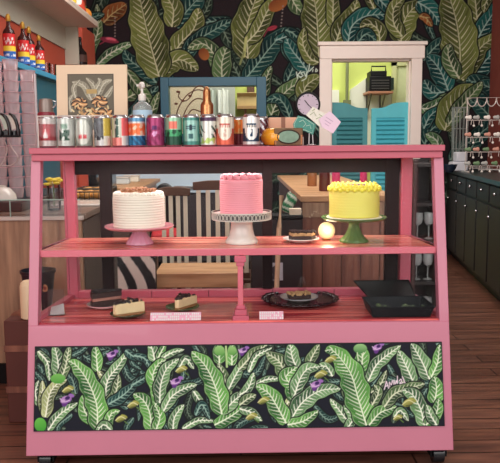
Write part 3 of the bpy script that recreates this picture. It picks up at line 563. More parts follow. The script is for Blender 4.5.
for k in range(15):
    a = k/15*2*PI; mb.tube([( (.056+.022*u)*math.cos(a+.45*u), (.056+.022*u)*math.sin(a+.45*u), .140+.010*math.sin(u*PI)) for u in np.linspace(0, 1, 7)], [.005, .008, .010, .011, .010, .008, .004], 8)
obj('piped_border', mb, mat('pink_frosting', (232, 140, 152)), c2)
mb = MB()
for k in range(70):
    a = rng.uniform(0, 2*PI); rr = .045*math.sqrt(rng.random()); mb.sphere((rr*math.cos(a), rr*math.sin(a), .142+rng.uniform(0, .012)), rng.uniform(.004, .007), 6, 4)
obj('crumb_topping', mb, mat('dark_crumb', (96, 44, 44), .8, var=.3, scale=50), c2, stuff=True)

X3 = at(354, 220, YC).x; H3 = .092; gg = glass('green_glass', (.55, .70, .45), 1.2, .05, (.5, (.20, .33, .12)))
s3 = stand('cake_stand', 'green glass pedestal cake stand under the yellow cake', X3, YC, .127, H3, gg, [(.052,0),(.053,.005),(.044,.014),(.03,.03),(.02,.055),(.017,.07),(.028,H3-.008)], .10, rim_h=.0, scallop=.01)
z3 = ZS+.001+H3+.002
tag(obj('cake_board', MB().lathe([(.001,0),(.106,0),(.108,.003),(.106,.006),(.001,.006)], 48), mat('cream_board', (236, 226, 196), .6), loc=(X3, YC, z3)), 'round cream cake board between the yellow cake and the green stand', 'cake board')
z3 += .007
ym = mat('yellow_frosting', (236, 226, 108), .55, var=.05, bump=.15)
c3 = cake('layer_cake', 'yellow frosted round cake with a piped ruffle ring, on the green stand', X3, YC, z3, .097, .118, ym, 10, amp=.002)
obj('dark_topping', MB().lathe([(.001,.117),(.06,.117),(.055,.123),(.001,.125)], 32), mat('dark_crumb', (96, 44, 44), .8, var=.3, scale=50), c3)
mb = MB()
for k in range(22):
    a = k/22*2*PI; o = (.083*math.cos(a), .083*math.sin(a), .118)
    mb.sphere(o, .011, 10, 6, (1.1, 1.1, .7)); mb.lathe([(.008, .0), (.005, .006), (.001, .012)], 8, (o[0], o[1], o[2]+.002), fn=lambda r, z, aa: r*(1+.3*math.sin(aa*4)))
    mb.sphere((.095*math.cos(a+.14), .095*math.sin(a+.14), .110), .009, 8, 6); mb.sphere((.098*math.cos(a), .098*math.sin(a), .104), .007, 8, 6)
    mb.sphere((.072*math.cos(a+.1), .072*math.sin(a+.1), .119), .008, 8, 6)
obj('piped_border', mb, mat('yellow_border', (242, 228, 74), .5, var=.1, scale=60), c3)

# glowing globe put in for a round glow on the shelf
gx = atz(326.5, 240, ZS); t = thing('glowing_globe', 'small glowing round globe on the upper shelf between brownie plate and yellow cake', 'lamp', (gx.x, gx.y, ZS+.001))
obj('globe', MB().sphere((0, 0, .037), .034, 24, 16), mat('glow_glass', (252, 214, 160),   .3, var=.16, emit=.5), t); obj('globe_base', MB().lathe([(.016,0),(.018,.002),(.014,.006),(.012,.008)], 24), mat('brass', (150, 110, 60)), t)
l = bpy.data.lights.new('globe_glow_fill', 'POINT'); l.energy = .35; l.color = (1, .8, .55); l.shadow_soft_size = .03; lo = bpy.data.objects.new('globe_glow_fill', l); C.objects.link(lo); lo.location = (gx.x, gx.y-.06, ZS+.05)  # unseen point light added in front of the globe

# ================================================================ SLICES
def plate(X, Y, z, r, m, label, name='plate', rim=None):
    t = thing(name, label, 'plate', (X, Y, z+.001))
    obj('dish', MB().lathe([(.001,.002),(r*.55,.0),(r*.6,.003),(r*.97,.012),(r,.014),(r*.98,.016),(r*.6,.007),(.001,.005)], 48), m, t, sharp=70)
    if rim: obj('rim_band', MB().lathe([(r*.94,.0142),(r*1.003,.0145),(r*1.003,.0172),(r*.94,.0155)], 48, cap=False), rim, t)
    return t
def crumbs(n, f, r0, r1):
    mb = MB()
    for k in range(n): mb.sphere(f(rng.random(), rng.random(), rng.random()), rng.uniform(r0, r1), 6, 4)
    return mb
def slice_(name, label, cat, X, Y, z, L, wd, h, rz, layers, topm, n=60):
    L *= 1.12; wd *= 1.15; h *= 1.08; n *= 2
    t = thing(name, label, cat, (X, Y, z), rz); z_ = 0
    for k, (hh, m) in enumerate(layers):
        P = [(-L*.45, -wd*.5), (L*.55, -wd*.1), (L*.55, wd*.1), (-L*.45, wd*.5), (-L*.5, 0)]; i = .96 if k % 2 else 1
        vs = [(x*i, y*i, z_) for x, y in P]+[(x*i*.985, y*i*.985, z_+hh*h) for x, y in P]
        obj('cake_layer' if k % 2 == 0 else 'filling', MB().add(vs, [(4,3,2,1,0),(5,6,7,8,9)]+[(j,(j+1)%5,5+(j+1)%5,5+j) for j in range(5)]), m, t, bevel=.003); z_ += hh*h
    obj('topping', crumbs(n, lambda a, b, c: ((a-.45)*L*.95, (b-.5)*wd*.75*(1.05-a*.8), z_+c*.004), .003, .006), topm, t, stuff=True)
    return t
choc = mat('chocolate', (52, 30, 28), .6, var=.25, scale=50); chocg = mat('chocolate_glaze', (34, 22, 24), .25, var=.2, scale=40); crc = mat('cream_filling', (232, 206, 160), .6, var=.12, scale=40); crust = mat('crust_brown', (150, 100, 60), .8, var=.3, scale=60)
pnk = mat('mocha_filling', (170, 118, 104), .6, var=.2, scale=50)
zd = ZD+.007
p = atz(105.5, 307.5, zd); plate(p.x, p.y, zd, .073, white, 'small white plate under the dark chocolate cake slice at far left', rim=mat('pink_rim', (214, 150, 160), .4))
slice_('cake_slice', 'dark chocolate cake slice at the left end of the lower deck', 'cake slice', p.x, p.y+.002, zd+.009, .105, .075, .052, .25, [(.42, choc), (.22, pnk), (.36, choc)], chocg)
p = atz(126, 319.5, zd); p.y = max(p.y, .147); plate(p.x, p.y, zd, .066, glass('tint_plate', (.5, .58, .42), 1.2, .05, (.5, (.13, .14, .07))), 'dark green glass plate under the front pie slice')
slice_('cake_slice', 'cream pie slice with dark chocolate bits on the front glass plate', 'cake slice', p.x-.002, p.y, zd+.009, .1, .085, .045, -2.3, [(.2, crust), (.8, crc)], chocg, 34)
p = atz(182.5, 310, zd); plate(p.x, p.y, zd, .066, glass('green_plate', (.5, .66, .45), 1.2, .05, (.45, (.2, .26, .12))), 'green glass plate under the pie slice behind the lace card')
slice_('cake_slice', 'cream pie slice with chocolate drizzle near the middle of the lower deck', 'cake slice', p.x+.002, p.y, zd+.009, .1, .075, .04, -1.9, [(.25, crust), (.75, crc)], choc, 40)
p = atz(301, 242, ZS); plate(p.x, p.y, ZS, .072, white, 'white plate of crumbly brownie pieces on the upper shelf')
for k, (dx_, rz, w_) in enumerate(((-.018, .2, .05), (.03, -.4, .042))):
    t = thing('brownie', ['larger crumb topped brownie, left piece on the upper shelf plate', 'smaller crumb topped brownie, right piece on the upper shelf plate'][k], 'brownie', (p.x+dx_, p.y, ZS+.010), rz)
    obj('chocolate_base', Bx((-w_/2, -.028, 0), (w_/2, .028, .016)), choc, t, bevel=.003); obj('oat_layer', Bx((-w_/2+.001, -.027, .0155), (w_/2-.001, .027, .028)), mat('oat', (178, 138, 96), .8, var=.35, scale=90, bump=.6), t, bevel=.003)
    obj('topping', crumbs(44, lambda a, b, c: ((a-.5)*w_, (b-.5)*.05, .028+c*.006), .003, .006), choc, t, stuff=True)
# round black tray
p = atz(300, 301.5, zd); tr = thing('round_tray', 'large round black glossy tray with a ruffled rim on the right of the deck', 'tray', (p.x, p.y, zd+.001))
rt = .158; rtm = mat('tray_brown_black', (44, 22, 28), .22, var=.2)
obj('tray_body', MB().lathe([(.001,0),(rt*.7,0),(rt*.8,.004),(rt,.014),(rt*.99,.017),(rt*.78,.008),(.001,.004)], 96, fn=lambda r, z, a: r*(1+.018*math.sin(a*20)) if r > rt*.75 else r), rtm, tr, sharp=70)
rb = MB()
for k in range(36): a = 2*PI*k/36; rb.sphere((rt*.89*math.cos(a), rt*.89*math.sin(a), .0135), .009, 8, 5, (1, 1, .5))
obj('rim_beads', rb, rtm, tr)
q = atz(298.5, 296, zd+.02); pl = plate(p.x-.004, p.y, zd+.0055, .077, white, 'small white bowl shaped plate in the middle of the round black tray', rim=mat('grey_rim2', (150, 150, 160), .3))
t = thing('crumb_bar', 'nut topped dessert bar on the white plate in the round tray', 'dessert', (p.x-.004, p.y, zd+.014), .1)
obj('bar_body', Bx((-.045, -.026, 0), (.045, .026, .018)), choc, t, bevel=.004)
obj('nut_topping', crumbs(60, lambda a, b, c: ((a-.5)*.09, (b-.5)*.05, .018+c*.006), .004, .007), mat('nut', (196, 160, 112), .7, var=.4, scale=80), t, stuff=True)
# clear cloche-like folded card on the tray
p = atz(299, 291, zd); tag(obj('plastic_wedge', MB().hexa([(-.024,-.003,0),(.024,-.003,0),(.024,.003,0),(-.024,.003,0),(-.006,-.002,.085),(.014,-.002,.085),(.014,.002,.085),(-.006,.002,.085)]), clearp, loc=(p.x-.0, B-.055, zd), smooth=False), 'clear upright plastic wedge behind the round tray', 'card holder')
# lace cards
lc = mat('lace_card', (236, 196, 214), .5, var=.5, scale=160)
for k, (x0, x1, y) in enumerate(((148, 200, 325), (260, 285, 325))):
    a, b = atz(x0, y, zd), atz(x1, y, zd)
    t = thing('lace_card', ['wide white lace patterned price card at the deck front, left half', 'short white lace patterned price card at the deck front, right of the divider'][k], 'card', ((a.x+b.x)/2, .082, zd)); w_ = (b.x-a.x)/2
    mb = MB().hexa([(-w_,0,0),(w_,0,0),(w_,.002,0),(-w_,.002,0),(-w_,.018,.026),(w_,.018,.026),(w_,.02,.026),(-w_,.02,.026)])
    obj('card', mb, mat('card_pink_white', (232, 168, 190), .4), t, smooth=False)
    dots = MB(); nx = int(w_/.0035)
    for i in range(nx):
        for j in range(3):
            if rng.random() < .8: u = (j+.5)/3; xx = -w_+(i+.5)*2*w_/nx; dots.hexa([(xx-.0022,.018*u-.0045,.026*u-.003),(xx+.0022,.018*u-.0045,.026*u-.003),(xx+.0022,.018*u-.002,.026*u-.003),(xx-.0022,.018*u-.002,.026*u-.003),(xx-.0022,.018*u-.0008,.026*u+.003),(xx+.0022,.018*u-.0008,.026*u+.003),(xx+.0022,.018*u+.001,.026*u+.003),(xx-.0022,.018*u+.001,.026*u+.003)])
    obj('lace_pattern', dots, paper, t, smooth=False, stuff=True)
# black rectangular trays
def tray(name, label, x0, x1, y0, y1, z, h, sl, m):
    t = thing(name, label, 'tray', ((x0+x1)/2, (y0+y1)/2, z)); a, b = (x1-x0)/2, (y1-y0)/2
    bt = [(-a+sl,-b+sl,0),(a-sl,-b+sl,0),(a-sl,b-sl,0),(-a+sl,b-sl,0)]; tp = [(-a,-b,h),(a,-b,h),(a,b,h),(-a,b,h)]; e = .003
    bi = [(x*.985, y*.985, e) for x, y, _ in bt]; ti = [(x-math.copysign(e, x), y-math.copysign(e, y), h) for x, y, _ in tp]
    vs = bt+tp+bi+ti; fs = [(3,2,1,0),(8,9,10,11)]+[(k,(k+1)%4,4+(k+1)%4,4+k) for k in range(4)]+[(8+(k+1)%4,8+k,12+k,12+(k+1)%4) for k in range(4)]+[(4+k,4+(k+1)%4,12+(k+1)%4,12+k) for k in range(4)]
    obj('pan', MB().add(vs, fs), m, t, smooth=False)
    rr = MB(); rr.tube([tp[0], tp[1], tp[2], tp[3]], .004, 6, True); obj('rolled_rim', rr, m, t)
    return t
tk = mat('tray_black', (14, 21, 22), .5, var=.1, spec=.2); tk2 = mat('tray_dark', (18, 21, 26), .5, var=.1, spec=.2)
x0, x1 = at(361, 283, .36).x, at(432, 283, .36).x
b0 = atz(372, 321, zd); b1 = atz(437, 316, zd)
tray('serving_tray', 'black deep rectangular serving tray, front one at the right end', b0.x, W2-.05, .078, .25, zd+.001, .04, .012, tk2)
lid = thing('tray_lid', 'black glossy rectangular lid leaning up at the back of the right deck', 'lid', (0, 0, 0))
la, lb = at(354, 281, .44), at(431, 280, .44); lx1 = W2-.06
obj('lid_panel', MB().hexa([(la.x+.06,.255,zd+.002),(lx1,.255,zd+.002),(lx1,.262,zd+.002),(la.x+.06,.262,zd+.002),(la.x,.44,la.z),(lx1,.44,la.z),(lx1,.447,la.z),(la.x,.447,la.z)]), tk, lid, smooth=False, bevel=.002)
obj('lid_rim', MB().tube([(la.x+.06,.255,zd+.006),(lx1,.255,zd+.006),(lx1,.44,la.z),(la.x,.44,la.z)], .004, 6, True), tk, lid)
mb = crumbs(26, lambda a, b, c: (b0.x+.03+a*.19, .10+b*.12, zd+.01+c*.012), .005, .01)
for k in range(26):
    pass
nest = thing('greens', 'scattered green and brown garnish in the front black tray', 'garnish', (0,0,0)); nest['kind'] = 'stuff'
obj('leaf_bits', mb, mat('garnish_green', (92, 110, 74), .6, var=.5, scale=60), nest)
# clear holder at the left
hp = atz(50, 316, zd); hp.y = max(hp.y, .10); hp.x = max(hp.x, -.69); t = thing('sign_holder', 'clear acrylic holder with folded white papers at the deck left corner', 'sign holder', (hp.x, hp.y, zd+.001), .1)
obj('acrylic_sheet', MB().box((-.03, 0, 0), (.03, .002, .1)).box((-.03, 0, 0), (.03, .035, .002)), clearp, t)
for k, (h_, m_) in enumerate(((.03, paper), (.022, mat('beige_paper', (222, 204, 176), .7)))): obj('folded_paper', MB().hexa([(-.026,.006+k*.012,.003),(.026,.006+k*.012,.003),(.026,.012+k*.012,.003),(-.026,.012+k*.012,.003),(-.022,.02+k*.01,h_),(.024,.02+k*.01,h_+.012),(.024,.021+k*.01,h_+.012),(-.022,.021+k*.01,h_)]), m_, t, smooth=False)

# ================================================================ ON TOP OF THE CASE
def painted_lathe(name, prof, X, m, parent, fn, n=56, loc=None):
    mb = MB(); vs = []; rows = len(prof)
    for r, z in prof:
        for k in range(n): a = 2*PI*k/n; vs.append((r*math.cos(a), r*math.sin(a), z))
    fs = [(i*n+k, i*n+(k+1)%n, (i+1)*n+(k+1)%n, (i+1)*n+k) for i in range(rows-1) for k in range(n)]
    mb.add(vs, fs); z0, z1 = prof[0][1], prof[-1][1]; mb.c = []
    for r, z in prof:
        for k in range(n):
            u = ((2*PI*k/n+PI/2+PI) % (2*PI))-PI   # 0 faces the front (-y)
            mb.c.append(lin(fn(u, (z-z0)/(z1-z0))))
    return obj(name, mb, m, parent, cols=True, recalc=False)
def noise2(u, v, s): return .5+.5*math.sin(u*5.3+s*1.7+2*math.sin(v*7+s))*math.sin(v*11+s*2.1+u*3)
W_, K_ = (232, 228, 222), (40, 44, 48)
def art(k):
    def f(u, v):
        t = abs(u); n1 = noise2(u, v, k)
        if k == 0:
            if v > .86: return (204, 196, 190)
            if t < .34 and .3 < v < .62: return (190, 52, 60) if t > (.62-v) else (222, 210, 206)
            if .2 < v < .8: return (164, 42, 52)
            return (206, 190, 186)
        if k == 1:
            if .2 < v < .58 and t < .62 and n1 > .32: return (36, 78, 56)
            if .62 < v < .8 and t < .4: return (120, 150, 130)
            return (208, 210, 202)
        if k == 2:
            if .25 < v < .4 and .1 < t < .45: return (214, 84, 90)
            return (150, 152, 140) if (u/1.0)**2+((v-.5)/.46)**2 > 1 else (216, 216, 204)
        if k == 3:
            if u > .25: return (198, 172, 74) if v > .35 else (212, 204, 190)
            if n1 > .55 and v > .2: return (52, 50, 56)
            return (96, 96, 104) if v > .3 else (214, 210, 208)
        if k == 4:
            if u > .32: return (208, 90, 92) if v > .35 else (208, 196, 190)
            if -.55 < u < -.1 and n1 > .42 and v > .3: return (52, 76, 66)
            return (204, 206, 190) if v > .3 else (220, 130, 122)
        if k == 5:
            if v > .86: return (92, 142, 178)
            if .38 < v < .8: return (226, 110, 64) if n1 > .38 else (220, 176, 150)
            if v < .36: return (40, 116, 160) if n1 > .45 else (30, 74, 110)
            return (206, 200, 196)
        if k == 6:
            if .55 < v < .7 and t < .25: return (90, 40, 90)
            if .2 < v < .5 and t < .5 and n1 > .6: return (206, 150, 190)
            return (158, 58, 104) if n1 > .3 else (126, 38, 78)
        if k == 7:
            if .6 < v < .85 and t < .5: return (212, 112, 96)
            if v < .55: return (66, 150, 100) if n1 > .4 and v > .32 else (34, 74, 56)
            return (150, 190, 160)
        if k == 8:
            if .52 < v < .74 and t < .62: return (38, 54, 66) if int(v*26) % 2 or t < .2 else (130, 176, 170)
            if .24 < v < .42 and t < .25: return (60, 96, 98)
            if v < .15 or v > .9: return (70, 130, 120)
            return (148, 190, 178) if t < .8 else (96, 158, 146)
        if k == 9:
            if v > .86: return (78, 52, 78)
            if .25 < v < .72 and n1 > .6: return (48, 68, 58)
            if .05 < v < .25 and n1 > .4: return (176, 196, 110)
            return (214, 214, 206)
        if k in (10, 12):
            sh_ = (u/.85)**2+((v-.58)/.42)**2 < 1 or v > .58
            ink = (184, 92, 84) if k == 10 else (34, 62, 88)
            if .62 < v < .76 and t < .62: return ink if int((u+2)*9) % 2 or v > .72 else (226, 216, 200)
            if .3 < v < .56 and t < .18 and n1 > .35: return ink if k == 12 else (210, 170, 156)
            if sh_: return (226, 214, 196) if k == 10 else (232, 228, 222)
            return (216, 98, 76) if k == 10 else (44, 64, 86) if v > .12 else (210, 206, 204)
        if k == 11:
            return (226, 122, 54) if v > .5 and n1 > .3 else ((214, 160, 96) if v > .45 else (110, 48, 56))
        return (96, 40, 50) if n1 > .5 else (206, 204, 210)
    return f
CL = ['red and white drink can with a small white diamond, leftmost in the row', 'silver drink can with a dark green emblem, second from the left', 'white drink can with a pale oval label and small red mark', 'drink can split dark grey and mustard yellow',
      'drink can split pale green and coral red', 'drink can with blue rim, orange middle and blue base', 'magenta drink can with pale lettering marks', 'green drink can with a salmon patch, left end of the teal frame',
      'pale teal drink can with dark lettering band', 'white drink can with dark purple rim and green sketch', 'coral drink can with a cream shield', 'orange and maroon drink can set back behind two cream shield cans', 'white and navy drink can with a white shield', 'dark maroon and white drink can set back, rightmost of the row']
CPX = [47.5, 66, 84, 102.5, 120.5, 137, 155.5, 173.7, 191.3, 208.5, 225, 238.5, 251.2, 261.5]
CW = [17, 17.5, 17, 16.5, 17, 17, 18, 17, 17, 16.5, 18, 16, 17, 15]
alu = mat('aluminium', (196, 196, 198), .25, 1, var=.04); canp = vcol('can_print', .25, .45, .5)
for k in range(14):
    back = k in (11, 13); Y = .335 if back else .215; r = .0318*(CW[k]/17)
    q = at(CPX[k], 130, Y); h = .118 if k not in (11, 13) else .112
    t = thing('drink_can', CL[k], 'can', (q.x, Y, ZR+.001), 0, 'drink cans along the case top')
    zs = np.linspace(.006, h*.9, 34); pr = [(r, z) for z in zs]
    painted_lathe('can_body', pr, 0, canp, t, art(k))
    obj('can_base', MB().lathe([(.001,.004),(r*.78,.004),(r*.82,0),(r*.9,.001),(r,.0062)], 40), alu, t)
    lidm = alu if k not in (5,) else alu
    obj('can_lid', MB().lathe([(r,h*.898),(r*.97,h*.93),(r*.84,h*.975),(r*.85,h*.99),(r*.82,h),(r*.78,h*.985),(.001,h*.98)], 40), lidm, t)
    obj('pull_tab', MB().tube([(-.006,0,h*.988),(.0,.004,h*.992),(.01,.004,h*.992),(.012,0,h*.992),(.01,-.004,h*.992),(0,-.004,h*.992)], .0016, 6, True), alu, t)
# clear plastic tray edge around the first cans
a, b = at(37.5, 116.5, .176), at(104, 116, .176)
t = thing('acrylic_riser', 'clear acrylic box rim around the leftmost cans', 'display box', (a.x, .176, ZR+.001)); w_ = b.x-a.x; h_ = a.z-ZR
obj('acrylic_panel', MB().box((0, .0, 0), (w_, .002, h_)).box((0, 0, 0), (.002, .09, h_)), glass('acrylic', (.98, .98, .98), .5), t, smooth=False)
obj('polished_edge', MB().tube([(0, .09, h_), (0, 0, h_), (w_, 0, h_)], .0018, 6).tube([(0, 0, 0), (0, 0, h_)], .0015, 6), mat('edge_light', (226, 214, 204), .3), t)
# framed print
f0, f1, f2 = at(55.5, 64.5, .40), at(126.5, 64.5, .40), at(60, 64.5, .4)
t = thing('framed_print', 'picture in a wide beige mat leaning behind the left cans', 'picture', ((f0.x+f1.x)/2, .375, ZR+.001), 0)
fw_ = (f1.x-f0.x)/2; fh = f0.z-ZR-.002; tl = .05
pm = mat('beige_mat', (226, 200, 170), .7, var=.05)
def Lean(mb, k=tl/ .3): mb.v = [(x, y+z*.1, z) for x, y, z in mb.v]; return mb
obj('mat_board', Lean(MB().box((-fw_, 0, 0), (fw_, .012, fh))), pm, t, bevel=.002)
i0, i1 = at(68, 75, .4), at(114, 118, .4); ix0, ix1 = i0.x-(f0.x+f1.x)/2, i1.x-(f0.x+f1.x)/2; iz1 = i0.z-ZR; iz0 = fh*.22
pcv = Canvas(ix0, ix1, iz0, iz1, .0014, (96, 88, 72), .4, 1); pcv.k = 1/.0014*(.4+CD)/F
L = lambda px, py: ((at(px, py, .4).x-(f0.x+f1.x)/2-ix0)/.0014, (at(px, py, .4).z-ZR-iz0)/.0014)
for pts, w in (([(92,100),(84,86),(72,82)],4),([(76,98),(74,88),(80,80)],3),([(96,98),(94,86),(86,78)],3.5),([(98,96),(104,84),(112,80)],4),([(96,90),(100,82),(98,78)],3),([(104,100),(110,92),(113,86)],3),([(72,112),(70,102),(74,94)],3)):
    pcv.leaf([L(*p) for p in pts], w, 'w', raw=True, vs=3, outline=False, dim=.8)
for c_, n_ in (((80,104),9),((100,102),9),((92,114),7),((106,114),6)):
    for j in range(n_):
        a = j*2*PI/n_+.3; pcv.leaf([L(c_[0], c_[1]), L(c_[0]+4*math.cos(a), c_[1]-3.5*math.sin(a)), L(c_[0]+8*math.cos(a+.35), c_[1]-6*math.sin(a+.35))], 2.2, 'f', raw=True, vs=2, outline=j % 2 == 0)
for j in range(26):
    u = L(rng.uniform(74, 112), rng.uniform(106, 122)); pcv.stroke([u, (u[0]+rng.uniform(-9, 9), u[1]+rng.uniform(-9, 9))], 1.5, [(226, 206, 160), (190, 150, 96), (210, 190, 140)][j % 3], raw=True)
po = pcv.build('picture', -.001, vcol('print_paint', .5), parent=t)
for v in po.data.vertices: v.co.y += v.co.z*.1
obj('mat_bevel', Lean(MB().box((ix0-.003, -.0008, iz0-.003), (ix1+.003, .002, iz1+.003))), mat('bevel_brown', (70, 60, 52), .6), t)
obj('easel_back', MB().hexa([(-.02,.012,fh*.7),(.02,.012,fh*.7),(.02,.02,fh*.7),(-.02,.02,fh*.7),(-.02,.12,0),(.02,.12,0),(.02,.128,0),(-.02,.128,0)]), mat('cardboard', (204, 176, 120)), t)
# sanitizer bottle
q = at(142.5, 110, .36); t = thing('pump_bottle', 'clear hand soap bottle with white pump and pale blue label behind the cans', 'bottle', (q.x, .36, ZR+.001))
hb = at(0, 103, .36).z-ZR
obj('bottle_body', MB().lathe([(.034,0),(.037,.005),(.037,hb*.82),(.035,hb*.9),(.022,hb*.97),(.013,hb),(.013,hb+.01)], 36, fn=lambda r, z, a: r), glass('bottle_plastic', (.88, .93, .92), 1.5, .05, (.25, (.8, .86, .84))), t)
obj('label_band', MB().lathe([(.0376,hb*.15),(.0378,hb*.16),(.0378,hb*.80),(.0376,hb*.81)], 36, cap=False), mat('pale_blue_label', (176, 208, 228), .5, var=.12, scale=90), t)
pw = MB().lathe([(.014,hb+.004),(.015,hb+.008),(.015,hb+.026),(.008,hb+.03),(.005,hb+.034),(.005,hb+.05),(.011,hb+.054),(.013,hb+.062),(.01,hb+.072),(.004,hb+.076)], 24); pw.beam((0, 0, hb+.066), (-.012, -.034, hb+.06), .009, .008, up=(0, 0, 1))
obj('pump_head', pw, white, t)
# copper piece with wire arcs
q = at(207, 110, .42); t = thing('copper_bell_shaker', 'copper bell shaped vessel with curled dark wires behind the pale cans', 'ornament', (q.x, .42, ZR+.001)); k_ = (.42+CD)/F
cop = mat('copper', (186, 132, 88), .25, .85, var=.1); zz = lambda py: at(207, py, .42).z-ZR
obj('vessel_body', MB().lathe([(.022,0),(.026,.004),(.026,zz(106)),(.024,zz(104)),(.016,zz(101)),(.015,zz(92)),(.011,zz(89)),(.005,zz(87)),(.001,zz(86.5))], 32), cop, t)
obj('dark_collar', MB().lathe([(.0265,zz(118)),(.0275,zz(117)),(.0275,zz(115.5)),(.0265,zz(115))], 32, cap=False), darkf, t)
wr = mat('dark_wire', (92, 56, 40), .35, .7)
for pts in ([(206,92),(197,90),(187,95),(179,106),(175,118)], [(205,100),(196,99),(188,106),(182,118)], [(206,89),(200,86),(194,89),(190,97),(184,101),(178,97),(179,91)], [(201,112),(192,110),(186,118)]):
    P = curve(np.array([(at(p[0], p[1], .43).x-q.x, .01+.006*i, at(p[0], p[1], .43).z-ZR) for i, p in enumerate(pts)]), 24); obj('wire_arc', MB().tube([tuple(v) for v in P], .0024, 6), wr, t)
for (x_, y_) in ((178,92),(183,101),(190,96),(176,104)):
    p = at(x_, y_, .43); obj('wire_leaf', MB().sphere((p.x-q.x, .012, p.z-ZR), .006, 8, 6, (1.3, .4, .8)), wr, t)
for (x_, x2, y_) in ((236, 248, 113),):
    P = curve(np.array([(at(p[0], p[1], .42).x, .42, at(p[0], p[1], .42).z) for p in ((232,122),(236,116),(242,113),(249,116),(252,122))]), 16)
# orange purse and picture box
q = at(268, 138, .30); t = thing('orange_mug', 'round bright orange ceramic mug right of the cans', 'mug', (q.x+.03, .31, ZR+.001))
om = mat('orange_glaze', (240, 164, 40), .25, var=.15, coat=.5)
obj('mug_body', MB().lathe([(.026,0),(.044,.004),(.056,.022),(.057,.038),(.046,.060),(.03,.068),(.028,.068),(.042,.058),(.05,.036),(.038,.01),(.001,.006)], 40), om, t)
a, b = at(274, 131, .27), at(302.5, 146, .27)
t = thing('picture_tin', 'small bronze framed tin with an oval scene leaning on the orange mug', 'tin', ((a.x+b.x)/2, .262, ZR+.001)); w_ = (b.x-a.x)/2; h_ = at(0, 130.5, .27).z-ZR
obj('tin_body', Bx((-w_, -.006, 0), (w_, .006, h_)), mat('bronze', (112, 84, 60), .4, .5), t, bevel=.003)
mb = MB(); mb.lathe([(.001,-.0),(1,0)], 32, cap=False); mb.v = [(x*w_*.72, -.0075, h_*.5+y*h_*.34) for x, y, z in mb.v]; obj('oval_scene', mb, mat('scene_green', (120, 150, 128), .5, var=.4, scale=60), t, recalc=False)
obj('oval_rim', MB().tube([(math.cos(u)*w_*.78, -.008, h_*.5+math.sin(u)*h_*.38) for u in np.linspace(0, 2*PI, 30)[:-1]], .002, 6, True), mat('dark_bronze2', (60, 44, 38), .4, .5), t)
[obj('side_panel', Bx((s_*w_*.91-.003, -.007, h_*.06), (s_*w_*.91+.003, -.0062, h_*.6)), mat('tan_brown', (170, 110, 66), .5), t) for s_ in (-1, 1)]
a, b = at(268.5, 118, .4), at(297, 132, .4); p = obj('peach_box', Bx((-(b.x-a.x)/2, -.03, 0), ((b.x-a.x)/2, .03, a.z-ZR)), mat('peach_card', (226, 176, 148), .7), loc=((a.x+b.x)/2, .40, ZR+.001), bevel=.003); tag(p, 'peach cardboard box behind the orange mug', 'box')
obj('box_strap', Bx((-.008, -.0315, 0), (.008, .0315, a.z-ZR+.001)), mat('brown_strap', (150, 104, 84), .6), p)
q = at(301.5, 140, .27); t = thing('salt_shaker', 'small white jar between the bronze tin and the card holder', 'jar', (q.x, .285, ZR+.001)); obj('jar_body', MB().lathe([(.008,0),(.0095,.002),(.0095,.03),(.008,.033)], 20), white, t); obj('jar_lid', MB().lathe([(.0085,.033),(.009,.035),(.0085,.04),(.001,.041)], 20), alu, t)
# cards in a clear holder
q = at(311, 140, .27); t = thing('card_stand', 'clear narrow card stand at the right of the case top', 'card stand', (q.x, .27, ZR+.001)); hs = at(0, 128, .27).z-ZR
obj('stand_base', MB().lathe([(.02,0),(.021,.002),(.018,.004),(.001,.005)], 24), clearp, t); obj('stand_rod', MB().tube([(-.008,0,.003),(-.006,.0,hs)], .0018, 6).tube([(.008,0,.003),(.004,0,hs)], .0018, 6), mat('clear_edge', (206, 204, 206), .3), t)
def card(name, label, pts, Y, m, lines, m2, th=.0015):
    P = [at(x, y, Y) for x, y in pts]; c_ = sum(P, Vector())/len(P); t = thing(name, label, 'card', (c_.x, Y, c_.z))
    obj('card_face', MB().prism([(p.x-c_.x, p.z-c_.z) for p in P], 0, th), m, t, smooth=False); d = MB()
    for pl in lines:
        d.tube([(at(x, y, Y).x-c_.x, -.0005, at(x, y, Y).z-c_.z) for x, y in pl], .0012, 4)
    obj('printed_lines', d, m2, t); return t
card('teal_tag', 'teal die cut card with pale scroll edge below the clock', [(293,124),(298,115.5),(304,117),(316,124),(313,135),(305,131),(294,129)], .262, mat('teal_card', (72, 140, 126), .6, var=.3, scale=80),
     [[(294,124),(298,117),(304,118),(314,124.5),(312,133),(305,130),(295,128),(294,124)], [(299,122),(303,120),(306,124),(303,127)], [(306,126),(310,125),(311,129)]], mat('mint_line', (186, 214, 196), .6))
card('floral_tag', 'white tag printed with green sprigs lying over the clock edge', [(306,115),(313,106.5),(327,115),(327,122),(321,128)], .255, mat('sprig_card', (224, 220, 206), .6, var=.25, scale=70),
     [[(310,115),(314,112),(316,116)], [(316,119),(320,117),(321,122)], [(312,111),(315,109)], [(319,114),(323,117)]], mat('sprig_green', (140, 160, 110), .6))
card('lilac_tag', 'pointed lilac paper tag over the door casing', [(319,119),(330,111),(341,122),(333,133.5),(322,127)], .25, mat('lilac_card', (226, 200, 216), .6, var=.05),
     [[(325,120),(331,124)], [(326,117),(333,121.5)], [(325,123.5),(329,126)]], mat('lilac_line', (190, 164, 186), .6))

